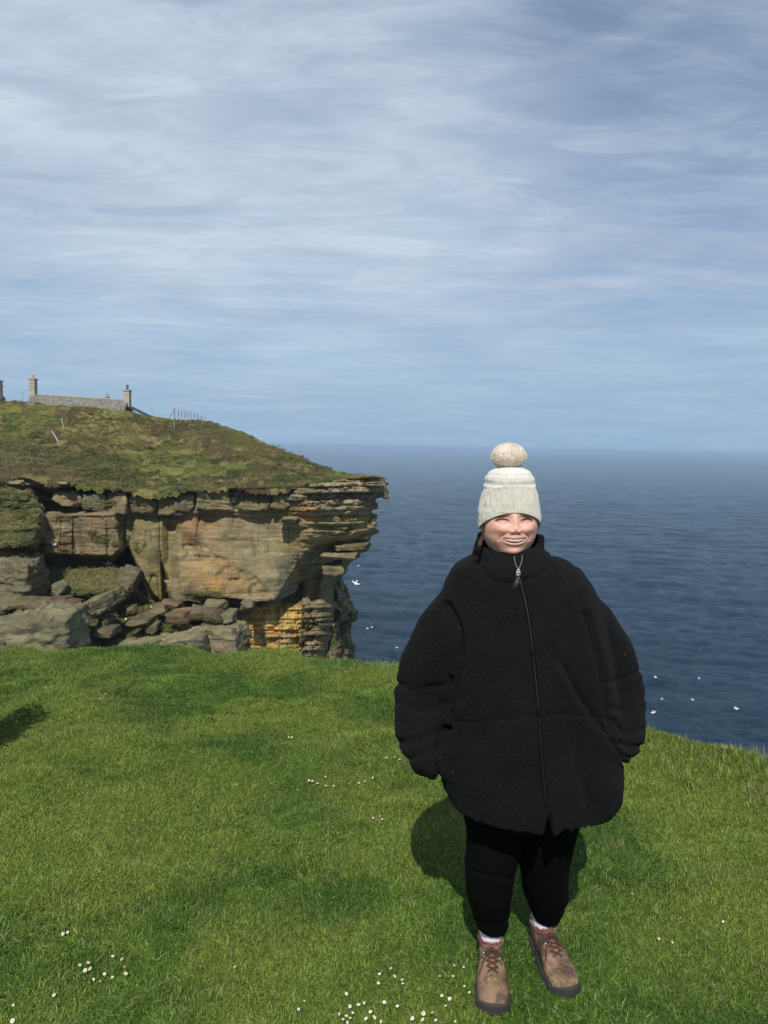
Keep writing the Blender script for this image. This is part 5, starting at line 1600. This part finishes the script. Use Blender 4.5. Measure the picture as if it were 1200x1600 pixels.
hx2 = hx_ + gs(.060, -.035, .018, .024, 0) 
# colour of the skin, with shade painted into lids, nostrils and smile creases
sk = np.zeros(hx_.shape + (3,)) + np.array([.72, .415, .335])
def ps(mask, c):
    global sk
    m = np.clip(mask, 0, 1)[..., None]; sk = sk * (1 - m) + np.array(c) * m
ps(gs(.044, -.026, .022, .017, .75, True), (.72, .33, .27)); ps(gs(0, -.030, .013, .012, .75), (.70, .31, .25)); ps(gs(0, -.095, .018, .012, .4), (.72, .38, .30))
ps(gs(.034, .0050, .021, .0070, .80, True), (.22, .12, .085)); ps(crv([(.016, -.003), (.030, -.0005), (.044, -.001), (.054, -.004)], .0028, .75), (.13, .06, .045)); ps(crv([(.018, .0165), (.036, .0205), (.056, .016)], .0042, .85), (.10, .055, .035))  # eyelid tint with the brim's shadow painted in; then lash line and brows
ps(lipU * 1.0, (.48, .21, .18)); ps(lipL * 1.0, (.66, .35, .30)); ps(open_, (.20, .075, .065)); ps(nost, (.16, .06, .05))  # lips and mouth inside; nostril hollows shaded by colour
ps(crv([(.018, -.037), (.029, -.044), (.041, -.054), (.043, -.061)], .0026, .40), (.40, .19, .14))  # crease shade painted along the smile grooves
rows3 = [np.stack([hx2, hy2, hz_], -1)]
HV = rows3[0]
# neck and shoulders continue the same grid downwards
neck = []
for z, rx, ry, oy in ((-.125, .052, .055, .012), (-.135, .054, .058, .016), (-.165, .058, .060, .018), (-.20, .070, .066, .018), (-.235, .11, .085, .018), (-.27, .15, .10, .015), (-.33, .155, .11, .01), (-.50, .16, .12, .0)):
    neck.append(np.stack([rx * np.sin(phi), oy - ry * np.cos(phi), np.full(nph, z)], -1))
HV = np.concatenate([HV, np.array(neck)], 0)
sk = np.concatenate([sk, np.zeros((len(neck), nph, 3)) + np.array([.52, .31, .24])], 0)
# the head is tipped very slightly to its right
def headpos(v):
    v = rot(np.asarray(v, float).reshape(-1, 3), math.radians(0), math.radians(-1.5), math.radians(1))
    return v + np.array([HX, HY, EZ])
hv = headpos(HV)
body = pmake('body', hv, grid_faces(HV.shape[0], nph, True)[:, ::-1], M['skin'], col=sk.reshape(-1, 3))
hbvh = BVHTree.FromPolygons([tuple(p) for p in (HV.reshape(-1, 3)).tolist()], grid_faces(HV.shape[0], nph, True).tolist())
def fh(x, z, off=.0008):
    h = hbvh.ray_cast(Vector((x, -.3, z)), Vector((0, 1, 0)))
    y = h[0].y if h[0] is not None else -.08
    return (x, y - off, z)
# teeth: eight separate upper teeth in a curved row
m_ = MB()
edges = [-.030, -.0245, -.0185, -.0115, -.004 + .0, .004, .0115, .0185, .0245, .030]
edges = [-.0305, -.0255, -.0195, -.0125, -.0, .0125, .0195, .0255, .0305]
edges = [-.0300, -.0255, -.0205, -.0148, -.0078, 0, .0078, .0148, .0205, .0255, .0300]
for a, b in zip(edges[:-1], edges[1:]):
    c = (a + b) / 2; w = (b - a) / 2 * 1.04; h = .0070 * (1 - .50 * (c / .031) ** 2)
    y0 = fh(c, -.0515, 0)[1] + .0050 + 2.5 * c * c
    S_, F_ = sphere_arr(8, 10)
    B = np.sign(S_) * np.abs(S_) ** .55
    m_.add(headpos(B * np.array([w, .003, h]) + np.array([c, y0, -.0582 + .0022 * (c / .03) ** 2])), [tuple(f) for f in F_])
pmake('teeth', m_.V, m_.F, M['teeth'], body)
m_ = MB()
for s in (-1, 1):
    pts = [(s * x, z) for x, z in ((.0190, -.0015), (.026, .0005), (.035, .0018), (.044, .0008), (.0525, -.0025))]
    m_.tube(headpos([fh(x, z, .0006) for x, z in path(pts, 14)]), [.0012] + [.0021] * 12 + [.0015], 6)
    for t in np.linspace(.15, 1, 12):
        i = t * 4; k = min(int(i), 3); x = pts[k][0] + (pts[k + 1][0] - pts[k][0]) * (i - k); z = pts[k][1] + (pts[k + 1][1] - pts[k][1]) * (i - k)
        p0 = fh(x, z, .0006); m_.tube(headpos([p0, (x + s * .0012, p0[1] - .0035, z - .0030)]), [.0005, .0003], 4)
pmake('eyelashes', m_.V, m_.F, M['lash'], body)

# --- hair escaping from under the hat
m_ = MB()
for i in range(20):
    j = lambda a: random.uniform(-a, a)
    pts = [(757 + j(2), 818, 2.10), (755 + j(2), 828, 2.08), (753 + j(3), 840, 2.055), (750 + j(3), 850, 2.04), (747 + j(3), 858 + j(3), 2.035), (741 + j(4), 865 + j(3), 2.06)]
    m_.tube([tuple(W(a, b, c_ + j(.004))) for a, b, c_ in pts], [.0011, .0012, .0012, .0011, .0009, .0004], 4)
for i in range(3):
    pts = [(754, 830, 2.06), (760, 846 + i, 2.03), (766 + i * 2, 858, 2.02)]
    m_.tube([tuple(W(a, b, c_)) for a, b, c_ in pts], [.0006] * 3, 4)
pmake('hair', m_.V, m_.F, M['hair'])

# --- bobble hat
nA = 720
A2 = np.linspace(0, 2 * np.pi, nA, endpoint=False)         # 0 = front
prof = [(-.040, .0885), (-.02, .0905), (.0, .0905), (.02, .0890), (.045, .0850), (.07, .0795), (.085, .0765), (.092, .0758), (.098, .0750), (.103, .0748), (.108, .0736), (.113, .0724), (.119, .0712), (.126, .0678), (.133, .0635), (.140, .0540), (.146, .042), (.151, .026), (.153, .008)]
pz = np.array([p[0] for p in prof]); pr = np.array([p[1] for p in prof])
def brim(a): return .0195 * np.maximum(0, np.cos(a)) ** .9 * 1.0 + (-.036) * (1 - np.maximum(0, np.cos(a)) ** 1.3) + (-.012) * np.maximum(0, -np.cos(a))
def hat_shell(t0, t1, nrow, add, rib, ribn, thick_in=False, bulge=0.0):
    R_ = []; Cc = []
    for t in np.linspace(t0, t1, nrow):
        zb = brim(A2); z = zb + (.153 - zb) * t
        r = np.interp(z, pz, pr) + add
        r = r + rib * (.75 + .5 * vn(A2 * 14, z * 25, 0, 44)) * (np.abs(np.cos(A2 * ribn / 2 + .6 * vn(A2 * 6, z * 12, 0, 43))) - .5) * min(1, (1 - t) * 4) + .0014 * vn(A2 * 2.5, z * 40, 0, 46) + .0010 * vn(A2 * 9, z * 60, 0, 47) + bulge * math.sin((t - t0) / (t1 - t0) * math.pi)
        R_.append(np.stack([r * np.sin(A2), -r * 1.06 * np.cos(A2), z], -1)); Cc.append(z)
    return np.array(R_), np.array(Cc)
R1, Z1 = hat_shell(.30, 1.0, 70, .000, .0016, 120)
zz1 = Z1 + .004 * np.cos(A2)[None] - .006
white = sm(.082, .085, zz1) * sm(.096, .093, zz1) + sm(.100, .102, zz1) * sm(.113, .110, zz1) + sm(.117, .120, zz1)
c1 = np.array([.56, .53, .47]) * (1 - np.clip(white, 0, 1))[..., None] + np.array([.64, .63, .59]) * np.clip(white, 0, 1)[..., None]
R1 = R1 * (1 + (.020 * np.sin((zz1 - .08) * 260) * sm(.075, .09, zz1) * sm(.15, .125, zz1))[..., None] * np.array([1, 1, 0]))
hat = pmake('hat', headpos(R1), grid_faces(70, nA, True)[:, ::-1], M['knit'], col=c1.reshape(-1, 3))
R2, Z2 = hat_shell(0.0, .60, 44, .0022, .0024, 90, bulge=.0008)
inner = R2[0:1] * np.array([.955, .955, 1]) + np.array([0, 0, .002]); inner2 = R2[8:9] * np.array([.94, .94, 1])
R2e = np.concatenate([inner2, inner, R2], 0)
R2e[-1] *= np.array([.97, .97, 1])
zz2 = np.concatenate([Z2[8:9], Z2[0:1], Z2], 0)
c2 = np.zeros(R2e.shape) + np.array([.56, .535, .475])
c2 *= (1 + .12 * fbm(R2e[..., 0] * 300, R2e[..., 1] * 300, R2e[..., 2] * 120, 3, 2))[..., None]
wt_ = sm(.985, .998, np.linspace(0, 1, len(R2e)))[:, None, None]
c2 = c2 * (1 - wt_) + np.array([.64, .63, .59]) * wt_
pmake('cuff', headpos(R2e), grid_faces(len(R2e), nA, True)[:, ::-1], M['knit'], hat, col=c2.reshape(-1, 3))
S_, F_ = sphere_arr(70, 100)
pc0 = np.array([-.003, .0, .181]); pr0 = np.array([.050, .049, .0385])
core = S_ * pr0 * .985 * (1 + .03 * fbm(S_[:, 0] * 3, S_[:, 1] * 3, S_[:, 2] * 3, 4, 3) + .02 * fbm(S_[:, 0] * 11, S_[:, 1] * 11, S_[:, 2] * 11, 6, 2))[:, None] + pc0
V_ = core.tolist(); F2 = [tuple(f) for f in F_]
for i in range(15000):
    d = rng.normal(size=3); d /= np.linalg.norm(d)
    t1 = np.cross(d, rng.normal(size=3)); t1 /= np.linalg.norm(t1)
    b0 = d * pr0 * .96 + pc0; b1 = (d + .10 * t1 * rng.random()) ; b1 = b1 / np.linalg.norm(b1) * pr0 * rng.uniform(1.0, 1.12) + pc0
    o = len(V_); w = .0005
    V_ += [(b0 + t1 * w).tolist(), (b0 - t1 * w).tolist(), b1.tolist()]; F2.append((o, o + 1, o + 2))
pmake('pompom', headpos(V_), F2, mat_fluff(), hat, smooth=False)

# ------------------------------------------------------------------ sea haze
hzm = bpy.data.materials.new('sea_haze'); hzm.use_nodes = True
hzm.node_tree.nodes.clear()
ho = hzm.node_tree.nodes.new('ShaderNodeOutputMaterial'); hp = hzm.node_tree.nodes.new('ShaderNodeVolumePrincipled')
hp.inputs['Color'].default_value = (.47, .64, .84, 1); hp.inputs['Density'].default_value = HAZE; hp.inputs['Anisotropy'].default_value = .0
hzm.node_tree.links.new(hp.outputs[0], ho.inputs['Volume'])
hb = MB(); hb.box((0, 0, (SEA - 5 + 14) / 2), (44000, 44000, (14 - SEA + 5) / 2))
tag(hb.build('haze', hzm), 'thin pale sea haze', kind='stuff')
